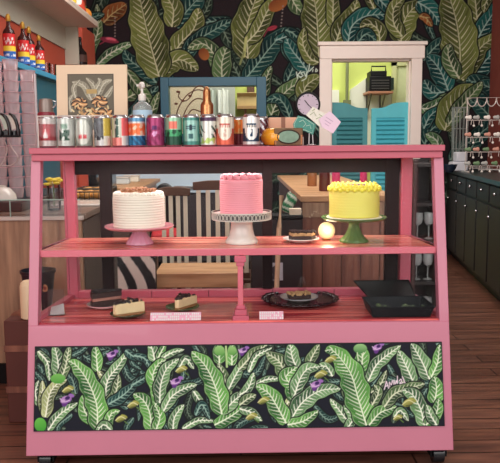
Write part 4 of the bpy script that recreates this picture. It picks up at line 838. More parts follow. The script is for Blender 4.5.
# ================================================================ BEHIND THE CASE
ZC = .845
cx1 = at(80, 220, .95).x
ct = thing('service_counter', 'brown wooden service counter with dark slab top behind the case at left', 'counter', (0,0,0))
obj('counter_body', MB().box((XL+.01, .97, .1), (cx1, 2.6, ZC-.03)), wood, ct, bevel=.004)
obj('toe_kick', Bx((XL+.01, .96, 0), (cx1-.02, 2.55, .1)), black, ct)
obj('counter_side', Bx((cx1, 1.0, .02), (cx1+.006, 2.6, ZC-.04)), mat('dark_taupe', (88, 78, 70), .5, var=.08), ct)
obj('white_strip', Bx((XL+.01, .955, ZC-.03), (cx1+.012, .985, ZC-.012)), mat('strip_white', (214, 204, 196), .4), ct, bevel=.002)
obj('counter_top', Bx((XL+.01, .985, ZC-.03), (cx1+.02, 2.6, ZC)), mat('top_taupe', (128, 110, 96), .35, var=.15, scale=8), ct, bevel=.003)
gz = at(0, 200, .98).z
obj('sneeze_glass', MB().box((XL+.01, .965, ZC-.012), (cx1, .969, gz)), clearp, ct, smooth=False)
obj('glass_edge', MB().tube([(XL+.01, .967, gz), (cx1, .967, gz)], .003, 6).tube([(at(10,205,.967).x, .967, ZC-.012), (at(10,205,.967).x, .967, gz)], .003, 6), mat('glass_edge', (176, 206, 196), .2), ct)
a = at(28, 191, 1.2); obj('dark_slab', Bx((XL+.01, 1.08, ZC+.001), (a.x, 2.2, ZC+.05)), mat('slab_black', (44, 42, 44), .3, var=.2), ct, bevel=.004)
SLT = ZC+.051
# bowl
q = at(4, 188, 1.25); t = thing('serving_bowl', 'upturned white bowl on the dark slab at the left edge', 'bowl', (q.x, 1.2, SLT)); obj('bowl_shell', MB().lathe([(.075,0),(.078,.003),(.072,.03),(.05,.058),(.025,.068),(.001,.07)], 40), white, t); obj('foot_ring', MB().lathe([(.026,.067),(.028,.074),(.022,.074),(.02,.068)], 30, cap=False), white, t)
# yellow fruit on a small plate, salt tin
q = at(55, 176, 1.15); q2 = at(55, 184, 1.15)
t = thing('glass_jar', 'glass jar holding yellow flowers behind the left side glass', 'jar', (q.x-.01, 1.15, ZC+.001)); hj = q.z-ZC
obj('jar_glass', MB().lathe([(.03,0),(.034,.004),(.034,hj*.7),(.028,hj*.85)], 28, cap=False), clearp, t); obj('jar_base', MB().lathe([(.001,.001),(.03,.001),(.03,.006),(.001,.006)], 24), clearp, t)
fl_ = thing('yellow_flowers', 'cluster of bright yellow flowers in the glass jar', 'flowers', (q.x-.01, 1.15, ZC+hj*.7)); mb = MB()
for k in range(26):
    a = rng.uniform(0, 2*PI); rr = .035*math.sqrt(rng.random()); mb.sphere((rr*math.cos(a)*1.1, rr*math.sin(a), .01+rng.uniform(0, .03)), .011, 8, 5, (1.3, 1, .7))
obj('petals', mb, mat('petal_yellow', (246, 216, 70), .6, var=.2, scale=60), fl_); obj('stems', MB().tube([(0,0,-.1),(0,0,.01)], .004, 6), mat('stem_green', (90, 120, 60), .6), fl_)
t = thing('white_tray', 'pale tray on the counter under the yellow flowers', 'tray', (q.x+.12, 1.5, ZC+.001)); obj('tray_plate', Bx((-.2, -.15, 0), (.12, .15, .012)), white, t, bevel=.004); obj('tray_handle', MB().tube([(.12,-.05,.006),(.15,-.05,.02),(.15,.05,.02),(.12,.05,.006)], .004, 6), alu, t)
# baskets of pastries
for k, (px, py, Y) in enumerate(((88, 193, 1.85), (97, 190, 2.15))):
    q = at(px, py, Y); t = thing('pastry_basket', ['low wire basket of golden pastries on the counter, nearer one', 'low wire basket of golden pastries on the counter, farther one'][k], 'basket', (min(q.x, cx1-.12), Y, ZC+.001))
    obj('basket_rim', MB().tube([(-.11,-.1,.05),(.11,-.1,.05),(.11,.1,.05),(-.11,.1,.05)], .005, 6, True).box((-.105,-.095,0),(.105,.095,.004)), mat('wire_dark', (60, 52, 46), .4), t)
    b = MB(); [b.tube([(x,-.1,.002),(x,-.1,.05)], .0025, 5) for x in np.linspace(-.11,.11,9)]; [b.tube([(.11,y,.002),(.11,y,.05)], .0025, 5) for y in np.linspace(-.1,.1,8)]; obj('basket_wires', b, mat('wire_dark', (60,52,46)), t)
    for j in range(6):
        p = obj('pastry', MB().sphere((0,0,.024), .034, 14, 9, (1.25, .8, .7), fn=lambda v: 1+.08*math.sin(v.x*160)), mat('pastry_gold', (222, 160, 84), .5, var=.2, scale=30), loc=(min(q.x, cx1-.12)-.065+.065*(j % 3), Y-.045+.09*(j//3), ZC+.006), label=None)
        tag(p, ['golden pastry in the nearer wire basket', 'golden pastry in the farther wire basket'][k]+(', front row' if j < 3 else ', back row'), 'pastry', ['pastries in the nearer basket', 'pastries in the farther basket'][k]+(' front' if j < 3 else ' back'))
q = at(84, 186, 2.2)
# coffee machine dark shape
q = at(86, 176, 2.75); t = thing('coffee_grinder', 'black and steel coffee grinder at the far end of the left counter', 'coffee grinder', (cx1-.17, 2.42, ZC+.001))
obj('grinder_body', MB().box((-.08,-.09,0),(.08,.09,.17)), blackg, t, bevel=.012); obj('hopper', MB().lathe([(.04,.17),(.075,.25),(.078,.26),(.001,.265)], 28), blackg, t); obj('spout', MB().lathe([(.02,.08),(.03,.11),(.02,.13)], 20, (0,-.1,0)), alu, t); obj('steel_plate', Bx((-.085,-.14,0),(.085,-.09,.015)), alu, t, bevel=.003)

# plastic cup stacks
cupm = glass('cup_plastic', (.95, .88, .90), 1.5, .1, (.42, (.88, .70, .72)))
def cup_stack(px, ptop, Y, n, label):
    q = at(px, ptop, Y); r = 8.0*(Y+CD)/F; z0 = SLT; Hh = q.z-z0; pitch = Hh/n
    mb = MB().lathe([(r*.78,0),(r*.94,pitch*.98),(r,pitch*.985),(r,pitch*1.03),(r*.96,pitch*1.03)], 26, cap=False); proto = tag(obj('plastic_cup', mb, cupm, sharp=30, loc=(q.x, Y, z0)), label, 'cup', label.replace('plastic cup', 'plastic cups'))
    rm = obj('cup_rim', MB().lathe([(r*1.0,pitch*.97),(r*1.02,pitch*.985),(r*1.02,pitch*1.02),(r*1.0,pitch*1.03)], 26, cap=False), mat('cup_rim_m', (206, 164, 174), .3), proto)
    for k in range(1, n):
        c_ = proto.copy(); C.objects.link(c_); c_.location = (q.x, Y, z0+pitch*k); d_ = rm.copy(); C.objects.link(d_); d_.parent = c_
cup_stack(27, 71, 1.42, 12, 'clear pinkish plastic cup in the stack nearest the blue cabinet')
cup_stack(10, 60, 1.36, 13, 'clear pinkish plastic cup in the tall middle stack')
cup_stack(-6, 62, 1.32, 13, 'clear plastic cup in the stack cut by the left photo edge')
q = at(36.5, 120, 1.3); tb = obj('steel_pole', MB().tube([(q.x, 1.3, SLT), (q.x, 1.3, at(0, 74, 1.3).z)], .008, 12), mat('pale_metal', (206, 200, 204), .3, .3)); tag(tb, 'pale upright rod beside the cup stacks', 'rod'); obj('rod_foot', MB().lathe([(.03,0),(.03,.006),(.01,.012)], 24, (q.x, 1.3, SLT)), alu, tb)
# taps
t = thing('tap_tower', 'beer tap tower with three curved black and white handles', 'tap tower', (0,0,0))
y0 = .8; lblm = mat('tap_label', (226, 222, 210), .5, var=.05)
zb = at(8, 137, y0).z; xl = at(-14, 137, y0).x; xr = at(19, 137, y0).x
obj('tower_bar', Bx((xl-.4, y0-.02, zb-.0), (xr-.005, y0+.05, zb+.03)), blackg, t, bevel=.006)
obj('tower_column', MB().lathe([(.035,ZC+.001),(.03,ZC+.02),(.03,zb+.005)], 24, (xl-.2, 1.02, 0)).box((xl-.23, y0, zb), (xl-.17, 1.05, zb+.03)), blackg, t)
for k, px in enumerate((-4, 5.5, 14)):
    h = thing('x', 'x', 'x'); bpy.data.objects.remove(h)
    P = [(at(px-8+8*u, 0, y0).x+0, y0-.02, 0) for u in (0, 1)]
    arc = []
    for u in np.linspace(0, 1, 14):
        pxx = px-5+9.5*math.sin(u*PI/2); pyy = 114+22*(1-math.cos(u*PI/2)); p = at(pxx, pyy, y0-.03); arc.append((p.x, y0-.03, p.z))
    hd = obj('tap_handle', MB().tube(arc, [.006]*3+[.008]*8+[.009]*3, 10), blackg, t)
    lb = MB(); vs = []
    for (x, y, z) in arc[1:11]: vs += [(x-.026, y+.004, z-.006), (x-.003, y-.004, z)]
    lb.add(vs, [(2*i, 2*i+1, 2*i+3, 2*i+2) for i in range(9)]); obj('handle_label', lb, lblm if k != 1 else mat('tap_label_green', (196, 214, 200), .5, var=.35, scale=50), hd)
    p = arc[-1]; obj('handle_socket', MB().box((p[0]-.03, y0-.045, zb-.002), (p[0]+.006, y0-.01, p[2]+.004)), black, hd, bevel=.003)
for k, pts in enumerate(([(4,139),(7,150),(3,162),(-4,170)], [(8,139),(12,148),(18,158),(12,165),(2,166)])):
    P = curve(np.array([tuple(at(p[0], p[1], y0)) for p in pts]), 20); obj('hose', MB().tube([tuple(v) for v in P], .003, 6), mat('clear_hose', (190, 172, 170), .3), t)
# blue cabinet and shelf with syrup bottles
ZSH = 1.665; xf = -1.3
cb = thing('blue_cabinet', 'teal blue wall cabinet with a bright blue top shelf board', 'cabinet', (0,0,0))
obj('cabinet_body', Bx((XL+.002, 1.75, SLT+.003), (xf-.03, 2.85, ZSH-.03)), mat('deep_teal', (34, 92, 112), .5, var=.1), cb)
obj('shelf_board', Bx((XL+.002, 1.3, ZSH-.035), (xf, 2.85, ZSH)), mat('bright_blue', (66, 150, 186), .45, var=.08), cb, bevel=.003)
obj('door_line', MB().box((xf-.03, 2.18, SLT+.1), (xf-.026, 2.19, ZSH-.06)).tube([(xf-.02, 2.24, 1.5), (xf-.012, 2.25, 1.46), (xf-.02, 2.26, 1.42)], .004, 6), mat('cab_line', (20, 60, 76), .5), cb)
GL = glass('amber_glass', (.45, .30, .26), 1.4, .04, (.35, (.10, .04, .04)))
def syrup(X, Y, h, label):
    t = thing('syrup_bottle', label, 'bottle', (X, Y, ZSH+.001), 0, 'syrup bottles on the blue shelf'); r = .037
    def f(u, v):
        if abs(u-.35) > 1.35: return (72, 26, 32)
        if v < .1: return (72, 26, 32)
        if v < .38: return (232, 232, 236) if .2 < v < .3 and noise2(u*2, v, 3) > .5 else (42, 100, 178)
        if v < .55: return (242, 206, 60)
        return (240, 230, 224) if abs(v-.74-.09*math.sin(u*9)) < .045 and abs(u-.3) < .9 else (208, 40, 44)
    pr = [(r, z) for z in np.linspace(.012, h*.6, 34)]
    painted_lathe('bottle_label', [(r_*1.004, z_) for r_, z_ in pr], 0, vcol('label_print', .4), t, f, 40)
    obj('bottle_glass', MB().lathe([(.001,0),(r*.95,0),(r,.006),(r,h*.61),(r*.9,h*.66),(r*.5,h*.72),(r*.34,h*.77),(r*.3,h*.86)], 32), GL, t)
    obj('pour_spout', MB().lathe([(r*.34,h*.85),(r*.4,h*.86),(r*.4,h*.96),(r*.3,h*.97),(r*.2,h),(.001,h)], 20), mat('gold_cap', (206, 160, 70), .3, .5), t)
for k, (px, Y, h) in enumerate(((9.5, 2.0, .30), (23.5, 2.28, .30), (29.5, 2.47, .30), (39.0, 2.64, .27))):
    q = at(px, 50, Y); syrup(max(q.x, XL+.045), Y, h, ['dark syrup bottle with red, yellow and blue label, nearest the left edge', 'syrup bottle with red, yellow and blue label, second from the left edge', 'syrup bottle partly behind the second one, third along the blue shelf', 'syrup bottle with gold spout, farthest along the blue shelf'][k])
for k, (px, Y) in enumerate(((46, 2.71), (52, 2.79))):
    q = at(px, 62, Y); t = thing('glass_tumbler', ['upturned clear tumbler just past the last syrup bottle', 'clear tumbler at the far end of the blue shelf'][k], 'glass', (q.x, Y, ZSH+.001)); obj('tumbler_wall', MB().lathe([(.026,0),(.03,.085),(.029,.085),(.025,.004)], 28, cap=False), clearp, t); obj('tumbler_base', MB().lathe([(.001,0),(.026,0),(.026,.006),(.001,.006)], 24), clearp, t)
# red post with dark steeple bottle near the corner
q0, q1 = at(77, 50, 4.4), at(87.5, 50, 4.4)
struct('trim_6', Bx((XL+.001, 4.2, 0), (q1.x, 4.75, at(80, 29, 4.4).z)), mat('coral_red', (206, 92, 70), .6, var=.08))
q = at(81.5, 60, 4.15); t = thing('dark_bottle', 'tall dark narrow necked bottle against the coral corner post', 'bottle', (q.x, 4.12, at(81.5, 66, 4.12).z))
hq = at(0, 37, 4.12).z-at(0, 66, 4.12).z
obj('bottle_body', MB().lathe([(.001,0),(.055,0),(.058,.01),(.055,hq*.45),(.02,hq*.62),(.013,hq*.9),(.016,hq*.92),(.012,hq),(.001,hq)], 28), mat('black_glass', (34, 24, 26), .2), t); obj('bottle_label', MB().lathe([(.0585,hq*.12),(.059,hq*.13),(.0575,hq*.36),(.057,hq*.37)], 28, cap=False), mat('brown_label', (84, 52, 44), .6), t)
lg_ = thing('wall_ledge', 'narrow pale ledge under the tall dark bottle', 'shelf', (q.x, 4.12, at(81.5, 66, 4.12).z-.001)); obj('ledge_board', Bx((-.25,-.09,-.025),(.12,.08,0)), cream, lg_, bevel=.003); obj('ledge_bracket', MB().box((-.02,.02,-.12),(.02,.078,-.025)), cream, lg_)
# upper shelf with gnome figure and fruit
c_ = at(98, 27.5, 3.9); zt = c_.z
us = thing('wall_shelf', 'pale painted upper wall shelf running along the left wall', 'shelf', (0,0,0))
obj('shelf_board', Bx((XL+.002, 1.0, zt), (c_.x, 3.9, zt+.03)), mat('pale_shelf', (214, 196, 180), .5, var=.05), us, bevel=.003)
obj('front_lip', Bx((c_.x-.02, 1.0, zt+.03), (c_.x, 3.9, zt+.05)), cream, us, bevel=.003)
obj('end_bracket', Bx((XL+.002, 3.84, zt-.32), (XL+.12, 3.87, zt)), mat('pale_board', (192, 188, 172)), us, bevel=.002)
q = at(90, 10, 3.5); gx_ = c_.x-.085
t = thing('gnome_figure', 'seated gnome figure with yellow hat and white beard on the upper shelf', 'figurine', (gx_, 3.45, zt+.031)); sc = 1.0
obj('figure_body', MB().lathe([(.001,0),(.07,0),(.08,.03),(.07,.09),(.045,.14),(.001,.15)], 28), mat('figure_red', (200, 70, 48), .6), t)
obj('beard', MB().sphere((.0, -.045, .095), .06, 20, 14, (.95, .55, 1.25), fn=lambda v: 1+.06*math.sin(v.x*120)), mat('beard_white', (240, 234, 228), .8, var=.05, bump=.5), t)
obj('head', MB().sphere((0, -.01, .165), .042, 20, 14), mat('figure_skin', (226, 168, 136), .6), t); obj('nose', MB().sphere((0, -.055, .16), .014, 12, 8), mat('figure_skin', (226, 168, 136)), t)
obj('hat', MB().lathe([(.06,.18),(.05,.19),(.042,.21),(.02,.27),(.001,.31)], 24), mat('hat_yellow', (240, 206, 50), .6), t)
for k, (yy, dx_, m_, l_) in enumerate(((3.16, .02, mat('fruit_yellow', (236, 206, 60), .4), 'yellow toy fruit on the upper shelf left of the gnome'), (3.72, .02, mat('fruit_orange', (230, 150, 60), .4), 'orange toy fruit on the upper shelf behind the gnome'))):
    t = thing('toy_fruit', l_, 'ornament', (gx_+dx_, yy, zt+.031)); obj('fruit_body', MB().sphere((0,0,.05), .05, 20, 14, (1,1,.98)), m_, t); obj('stalk', MB().tube([(0,0,.098),(.006,0,.12)], .004, 6), mat('stem_green', (90,120,60)), t)
# kettle-like grey canister behind the cans, left of the print
q = at(46.5, 112, 1.0); t = thing('grey_canister', 'grey canister with red base left of the framed print', 'canister', (0, 0, 0)); bpy.data.objects.remove(t)
q = at(46.5, 118, .40); t = thing('grey_canister', 'small grey canister with red base left of the framed print', 'canister', (q.x, .40, ZR+.001)); zq = lambda py: at(46.5, py, .40).z-ZR
obj('canister_body', MB().lathe([(.028,zq(113)),(.028,zq(104)),(.024,zq(99.5)),(.001,zq(98.5))], 32), mat('grey_metal2', (140, 126, 118), .35, .4), t); obj('red_base', MB().lathe([(.001,0),(.034,0),(.034,zq(114)),(.03,zq(112.5)),(.001,zq(112.5))], 32), mat('deep_red', (132, 36, 52), .4), t); obj('side_clip', MB().tube([(.028,-.004,zq(108)),(.038,-.004,zq(106)),(.038,-.004,zq(102)),(.028,-.004,zq(101))], .003, 6), alu, t)

# bucket beside the case, seen through the side glass, on a stool
q = at(37.5, 270, .56); q2 = at(37.5, 298, .56); r = 17.5*(q.y+CD)/F
sx, sy_b = at(37, 280, .68).x, .70; bz = at(37, 312, sy_b).z; bt_ = at(37, 270, sy_b).z
# keep clear of the case body
stl = thing('low_stool', 'brown wooden stool left of the case carrying the black bucket', 'stool', (sx, sy_b, 0))
obj('seat', MB().lathe([(.001,bz-.03),(.12,bz-.03),(.125,bz-.02),(.125,bz-.004),(.12,bz),(.001,bz)], 40), woodr, stl)
for a in (.8, 2.4, 3.9, 5.5): obj('leg', MB().tube([(.075*math.cos(a), .075*math.sin(a), bz-.025), (.115*math.cos(a), .115*math.sin(a), 0)], [.014, .011], 12), woodr, stl)
bk = thing('black_bucket', 'black bucket with a small round emblem beside the case', 'bucket', (sx, sy_b, bz+.001)); hb = bt_-bz
obj('bucket_wall', MB().lathe([(.001,0),(.052,0),(.075,hb),(.079,hb),(.079,hb-.012),(.077,hb-.013),(.078,hb),(.073,hb),(.05,.005),(.001,.005)], 44), mat('bucket_black', (40, 42, 50), .3), bk)
em = MB().lathe([(.001,0),(.017,0)], 24, cap=False); em.v = [(x*.8+.043, -.056, y+hb*.62) for x, y, z in em.v]; obj('emblem', em, mat('emblem_tan', (206, 150, 110), .5), bk, recalc=False)
em = MB().lathe([(.001,0),(.009,0)], 24, cap=False); em.v = [(x*.8+.043, -.0568, y+hb*.62) for x, y, z in em.v]; obj('emblem_center', em, mat('emblem_red', (150, 60, 56), .5), bk, recalc=False)
q = at(30, 300, .52); t = thing('cream_apron', 'cream cloth hanging below the bucket at the case left side', 'cloth', (0,0,0)); za, zb_ = at(0, 281, .52).z, at(0, 319, .52).z; xa, xb = at(20.5, 300, .56).x, at(41, 300, .56).x
bpy.data.objects.remove(t)
q = at(31, 318, sy_b-.13); t = thing('cream_jug', 'tall cream plastic jug in front of the bucket beside the case', 'jug', (at(31, 318, .56).x, .56+.0, 0)); bpy.data.objects.remove(t)
ys = sy_b-.195; xa, xb = at(20.5, 300, ys).x, at(41, 300, ys).x; za, zb_ = at(0, 281, ys).z, at(0, 318, ys).z
st2 = thing('wooden_crate', 'reddish wooden crate standing on end left of the case', 'crate', ((xa+xb)/2-.02, ys, 0))
obj('crate_side', MB().box((-.085,-.045,0),(.085,.045,zb_-.002)), mat('crate_red', (92, 46, 38), .6, var=.2, scale=6), st2, bevel=.004)
[obj('crate_slat', Bx((-.088,-.05,zb_*u_),(.088,-.045,zb_*(u_+.06))), woodr, st2) for u_ in (.3, .7)]
bj = thing('cream_canister', 'tall cream coloured container in front of the black bucket', 'container', ((xa+xb)/2, ys, zb_)); rr = (xb-xa)/2; hh = za-zb_
obj('container_body', MB().lathe([(.001,0),(rr*.92,0),(rr,.004),(rr,hh*.86),(rr*.9,hh*.95),(rr*.7,hh),(.001,hh)], 36), mat('cream_plastic', (232, 210, 174), .5, var=.05), bj)

# wooden table-cabinet behind the case at right
a, b = at(303, 196, 1.2), at(386, 196, 1.2); ZT2 = a.z
tb = thing('wooden_cabinet', 'brown wooden cabinet table behind the case at right', 'cabinet', (0,0,0))
obj('cabinet_top', Bx((a.x-.012, 1.19, ZT2-.03), (b.x+.06, 3.5, ZT2)), woodl, tb, bevel=.003)
obj('cabinet_front', Bx((a.x, 1.2, 0), (b.x+.05, 1.24, ZT2-.03)), woodr, tb)
obj('cabinet_side', Bx((a.x, 1.24, 0), (a.x+.03, 3.45, ZT2-.03)), mat('shaded_side', (70, 44, 38), .6), tb)  # left side lies in shadow; the shade is put into its colour
pn = MB(); [pn.box((a.x+x_, 1.195, .03), (a.x+x_+.005, 1.2, ZT2-.05)) for x_ in (.1, .2, .3, .4, .5)]; obj('board_grooves', pn, mat('groove', (84, 50, 40), .7), tb)
obj('skirt_rail', Bx((a.x-.002, 1.19, ZT2-.11), (b.x+.05, 1.2, ZT2-.035)), wood, tb)
q = at(324.5, 192, 1.55); t = thing('pepper_mill', 'dark red cylinder pot on the wooden cabinet left of the yellow cake', 'pot', (q.x, 1.55, ZT2+.001)); obj('pot_body', MB().lathe([(.001,0),(.03,0),(.032,.006),(.03,.12),(.026,.15),(.001,.155)], 28), mat('mahogany', (96, 40, 38), .35), t); obj('pot_knob', MB().sphere((0,0,.162), .012, 14, 10), mat('mahogany', (96,40,38)), t)
q = at(312, 185, 2.0); t = thing('amber_jar', 'clear jar of amber sauce on the wooden cabinet', 'jar', (q.x, 2.0, ZT2+.001)); obj('jar_body', MB().lathe([(.001,0),(.028,0),(.03,.005),(.03,.08),(.022,.1),(.022,.11)], 24), glass('amber', (.9, .6, .35), 1.2, .05, (.5, (.45, .22, .1))), t); obj('jar_lid', MB().lathe([(.024,.11),(.025,.112),(.025,.125),(.001,.127)], 24), alu, t)
for k, (px, w_) in enumerate(((336, .03), (363.5, .027))):
    q = at(px, 178, 1.9); w_ *= .8; t = thing('pink_bottle', ['magenta bottle on the wooden cabinet behind the yellow cake, left one', 'magenta bottle on the wooden cabinet behind the yellow cake, right one'][k], 'bottle', (q.x, 1.9, ZT2+.001)); obj('bottle_body', MB().lathe([(.001,0),(w_,0),(w_*1.05,.008),(w_,.14),(w_*.5,.18),(w_*.4,.2)], 24), mat('magenta', (212, 60, 120), .35), t); obj('bottle_cap', MB().lathe([(w_*.45,.2),(w_*.45,.22),(.001,.222)], 16), black, t)
# green and white bag hanging on the cabinet corner
q = at(289, 203, 1.15); t = thing('green_bag', 'crumpled green and white striped bag hanging by the wooden cabinet corner', 'bag', (q.x, 1.14, q.z))
def bagf(u, v): return (40, 130, 84) if math.sin(v*20+u*3) > -.2 else (214, 222, 206)
pr = [(.006+.030*math.sin(PI*min(1, (k/20)*1.02))**.6, -.055+.11*k/20) for k in range(21)]
b = painted_lathe('bag_body', pr, 0, vcol('bag_print', .5), t, lambda u, v: bagf(u, v), 32)
for v in b.data.vertices: v.co.x += .012*math.sin(v.co.z*60+v.co.y*30); v.co.y *= .6; v.co.x *= .95
obj('bag_tie', MB().tube([(0,0,.05),(.004,.0,.06),(.018,.02,ZT2-q.z+.004)], .003, 6), mat('tie_white', (220, 220, 214), .6), t)
# leaning pale stick and post
p0, p1 = at(279, 228, .93), at(281.5, 196, .995); tag(obj('wooden_stick', MB().tube([(p0.x-.04, .80, .004), (p0.x, .93, p0.z), (p1.x, .995, p1.z)], .012, 10), mat('pale_stick', (214, 180, 146), .6)), 'pale wooden stick leaning against the cabinet corner', 'stick')
q = at(295, 222, 1.1); 
# dark speaker crate with a small picture
a, b = at(251, 262, 1.02), at(303, 262, 1.02); zt3 = at(0, 214, 1.02).z
t = thing('black_storage_box', 'black storage box behind the case with a small white poster on it', 'box', ((a.x+b.x)/2, 1.04, 0)); w_ = (b.x-a.x)/2
obj('box_body', Bx((-w_, -.02, 0), (w_*.99, .12, zt3-.04)), mat('soft_black', (36, 26, 28), .5), t, bevel=.006); obj('box_lid', Bx((-w_-.004, -.026, zt3-.04), (w_, .126, zt3-.02)), black, t, bevel=.004)
a, b = at(268.5, 263, 1.01), at(283, 280.5, 1.01); t = thing('small_poster', 'small pale card with a dark round figure stuck on the black box', 'poster', ((a.x+b.x)/2, 1.017, b.z)); w_ = (b.x-a.x)/2; h_ = a.z-b.z
obj('poster_sheet', Bx((-w_, -.002, 0), (w_, 0, h_)), mat('poster_grey', (196, 196, 204), .6), t)
mb = MB().lathe([(.001,0),(1,0)], 24, cap=False); mb.v = [(x*w_*.55, -.003, h_*.55+y*h_*.3) for x, y, z in mb.v]; mb.hexa([(-w_*.6,-.003,.004),(w_*.6,-.003,.004),(w_*.6,-.0025,.004),(-w_*.6,-.0025,.004),(-w_*.3,-.003,h_*.45),(w_*.3,-.003,h_*.45),(w_*.3,-.0025,h_*.45),(-w_*.3,-.0025,h_*.45)]); obj('dark_figure', mb, mat('figure_dark', (60, 52, 60), .6), t, recalc=False)
t = thing('folded_napkins', 'short stack of white napkins on the black storage box', 'napkins', (at(295, 220, 1.05).x, 1.06, zt3-.019)); mb = MB(); [mb.box((-.028+.002*(k % 2), -.03, .006*k), (.028+.002*(k % 3), .03, .006*k+.005)) for k in range(5)]; obj('napkin_layers', mb, mat('napkin', (230, 214, 190), .8), t)

# slat back chairs
slw = mat('slat_cream', (250, 238, 216), .5, var=.05); rail_m = mat('rail_brown', (96, 62, 44), .45, var=.1)
def make_chair(label, loc, rz, w, H, nsl, sm=slw):
    t = thing('slat_chair', label, 'chair', loc, rz, None); hw = w/2; sz = .38
    obj('top_rail', MB().prism([(-hw-.01, H-.055), (hw+.01, H-.055), (hw+.012, H-.01), (hw*.5, H), (-hw*.5, H), (-hw-.012, H-.01)], -.012, .012), rail_m, t, bevel=.003)
    for k in range(nsl):
        x = -hw+.02+(w-.04)*k/(nsl-1); obj('back_slat', MB().box((x-.013, -.006, sz+.03), (x+.013, .006, H-.05)), sm, t, bevel=.002)
    obj('lower_rail', Bx((-hw, -.012, sz+.01), (hw, .012, sz+.045)), rail_m, t, bevel=.003)
    obj('seat', MB().box((-hw-.01, 0, sz-.03), (hw+.01, .36, sz)), rail_m, t, bevel=.008)
    for x in (-hw+.015, hw-.015):
        obj('leg', MB().tube([(x, .0, 0), (x, .005, sz-.02)], [.013, .018], 10), sm, t); obj('leg', MB().tube([(x*1.03, .35, 0), (x, .32, sz-.02)], [.013, .018], 10), sm, t)
    obj('stretcher', MB().tube([(-hw+.015, .0, .2), (hw-.015, .0, .2)], .009, 8).tube([(-hw+.015, .34, .16), (hw-.015, .34, .16)], .009, 8), sm, t)
    return t
def chair_px(label, pxa, pxb, ptop, Y, rz, n):
    a, b = at(pxa, ptop, Y), at(pxb, ptop, Y); return make_chair(label, ((a.x+b.x)/2, Y, 0), rz, b.x-a.x-.02, a.z, n)
ch1 = chair_px('slat backed chair with brown top rail seen behind the pink cake', 193, 251, 180.5, 1.62, .05, 6)
ch2 = chair_px('slat backed chair with pale slats between the white and pink cakes', 158, 190, 187, 1.95, -.1, 4)
# folded zebra like striped chair leaning below the shelf
t = thing('striped_tote', 'black and white diagonally striped tote standing behind the lower deck', 'tote bag', (at(136, 275, 1.0).x, 1.02, at(136, 296, 1.0).z-.02)); 
q0, q1 = at(118, 275, 1.0), at(156, 275, 1.0); w_ = (q1.x-q0.x)/2; zt4 = at(0, 246, 1.0).z-t.location.z
zc = MB(); nx_, nz_ = 48, 40; vs = []; zc.c = []
for j in range(nz_+1):
    for i in range(nx_+1):
        u, v = i/nx_, j/nz_; vs.append((-w_*(1-.0*v)+2*w_*u, -.012*math.sin(PI*u)*math.sin(PI*v)-.0, zt4*v))
n0 = len(vs); 
zc.add(vs, [(j*(nx_+1)+i, j*(nx_+1)+i+1, (j+1)*(nx_+1)+i+1, (j+1)*(nx_+1)+i) for j in range(nz_) for i in range(nx_)])
zc.c = [lin((232, 222, 210) if math.sin((v_[0]*1.0+v_[2]*.38-.02*math.sin(v_[2]*16))/w_*6.0-.6) > .0 else (26, 22, 26)) for v_ in vs]
obj('striped_front', zc, vcol('tote_print', .7), t, cols=True, recalc=False); obj('tote_back', Bx((-w_, .001, 0), (w_, .06, zt4-.002)), black, t, bevel=.01)
obj('tote_handle', MB().tube([(-w_*.4,.02,zt4-.01),(-w_*.3,.02,zt4+.05),(w_*.3,.02,zt4+.05),(w_*.4,.02,zt4-.01)], .004, 6), black, t)
tz = t.location.z
bn = thing('wooden_bench', 'plain light brown wooden bench behind the lower deck', 'bench', (0,0,0))
a, b = at(155, 273, 1.12), at(240, 273, 1.12); bz1 = a.z
obj('bench_seat', Bx((a.x, 1.1, bz1-.075), (b.x, 1.42, bz1)), woodl, bn, bevel=.004)
for x_ in (a.x+.03, b.x-.03):
    for y_ in (1.13, 1.38): obj('leg', Bx((x_-.02, y_-.02, 0), (x_+.02, y_+.02, bz1-.075)), woodl, bn, bevel=.003)
# low plinth carrying the tote
pb = thing('black_plinth', 'low black crate under the striped tote', 'crate', (t.location.x, 1.04, 0)); obj('crate_body', MB().box((-w_-.03, -.06, 0), (w_+.02, .08, tz-.012)), black, pb, bevel=.004); obj('crate_rim', MB().box((-w_-.035, -.065, tz-.012), (w_+.025, .085, tz-.001)), blackg, pb)
# black round back chair with red cushion
q0, q1 = at(149, 200, 2.85), at(181, 200, 2.85); zt5 = at(165, 183, 2.85).z; xm = (q0.x+q1.x)/2; hw = (q1.x-q0.x)/2
t = thing('tub_chair', 'black rounded back chair with red cushion behind the white cake', 'chair', (xm, 2.85, 0), .1)
arc = [(hw*math.cos(a), -.0+.05*math.sin(a), zt5-.25+.25*math.sin(a)) for a in np.linspace(0, PI, 20)]
obj('back_shell', MB().prism([(hw, .46)]+[(p[0], p[2]) for p in arc]+[(-hw, .46)], -.02, .03), blackg, t, bevel=.01)
obj('seat', MB().box((-hw, -.36, .42), (hw, 0, .47)), black, t, bevel=.015); obj('cushion', MB().box((-hw*.85, -.34, .47), (hw*.85, -.03, .55)), mat('cushion_red', (196, 44, 52), .7), t, bevel=.025)
for x_ in (-hw+.03, hw-.03):
    for y_ in (-.33, .0): obj('leg', MB().tube([(x_, y_, 0), (x_*.95, y_, .43)], [.012, .016], 10), black, t)
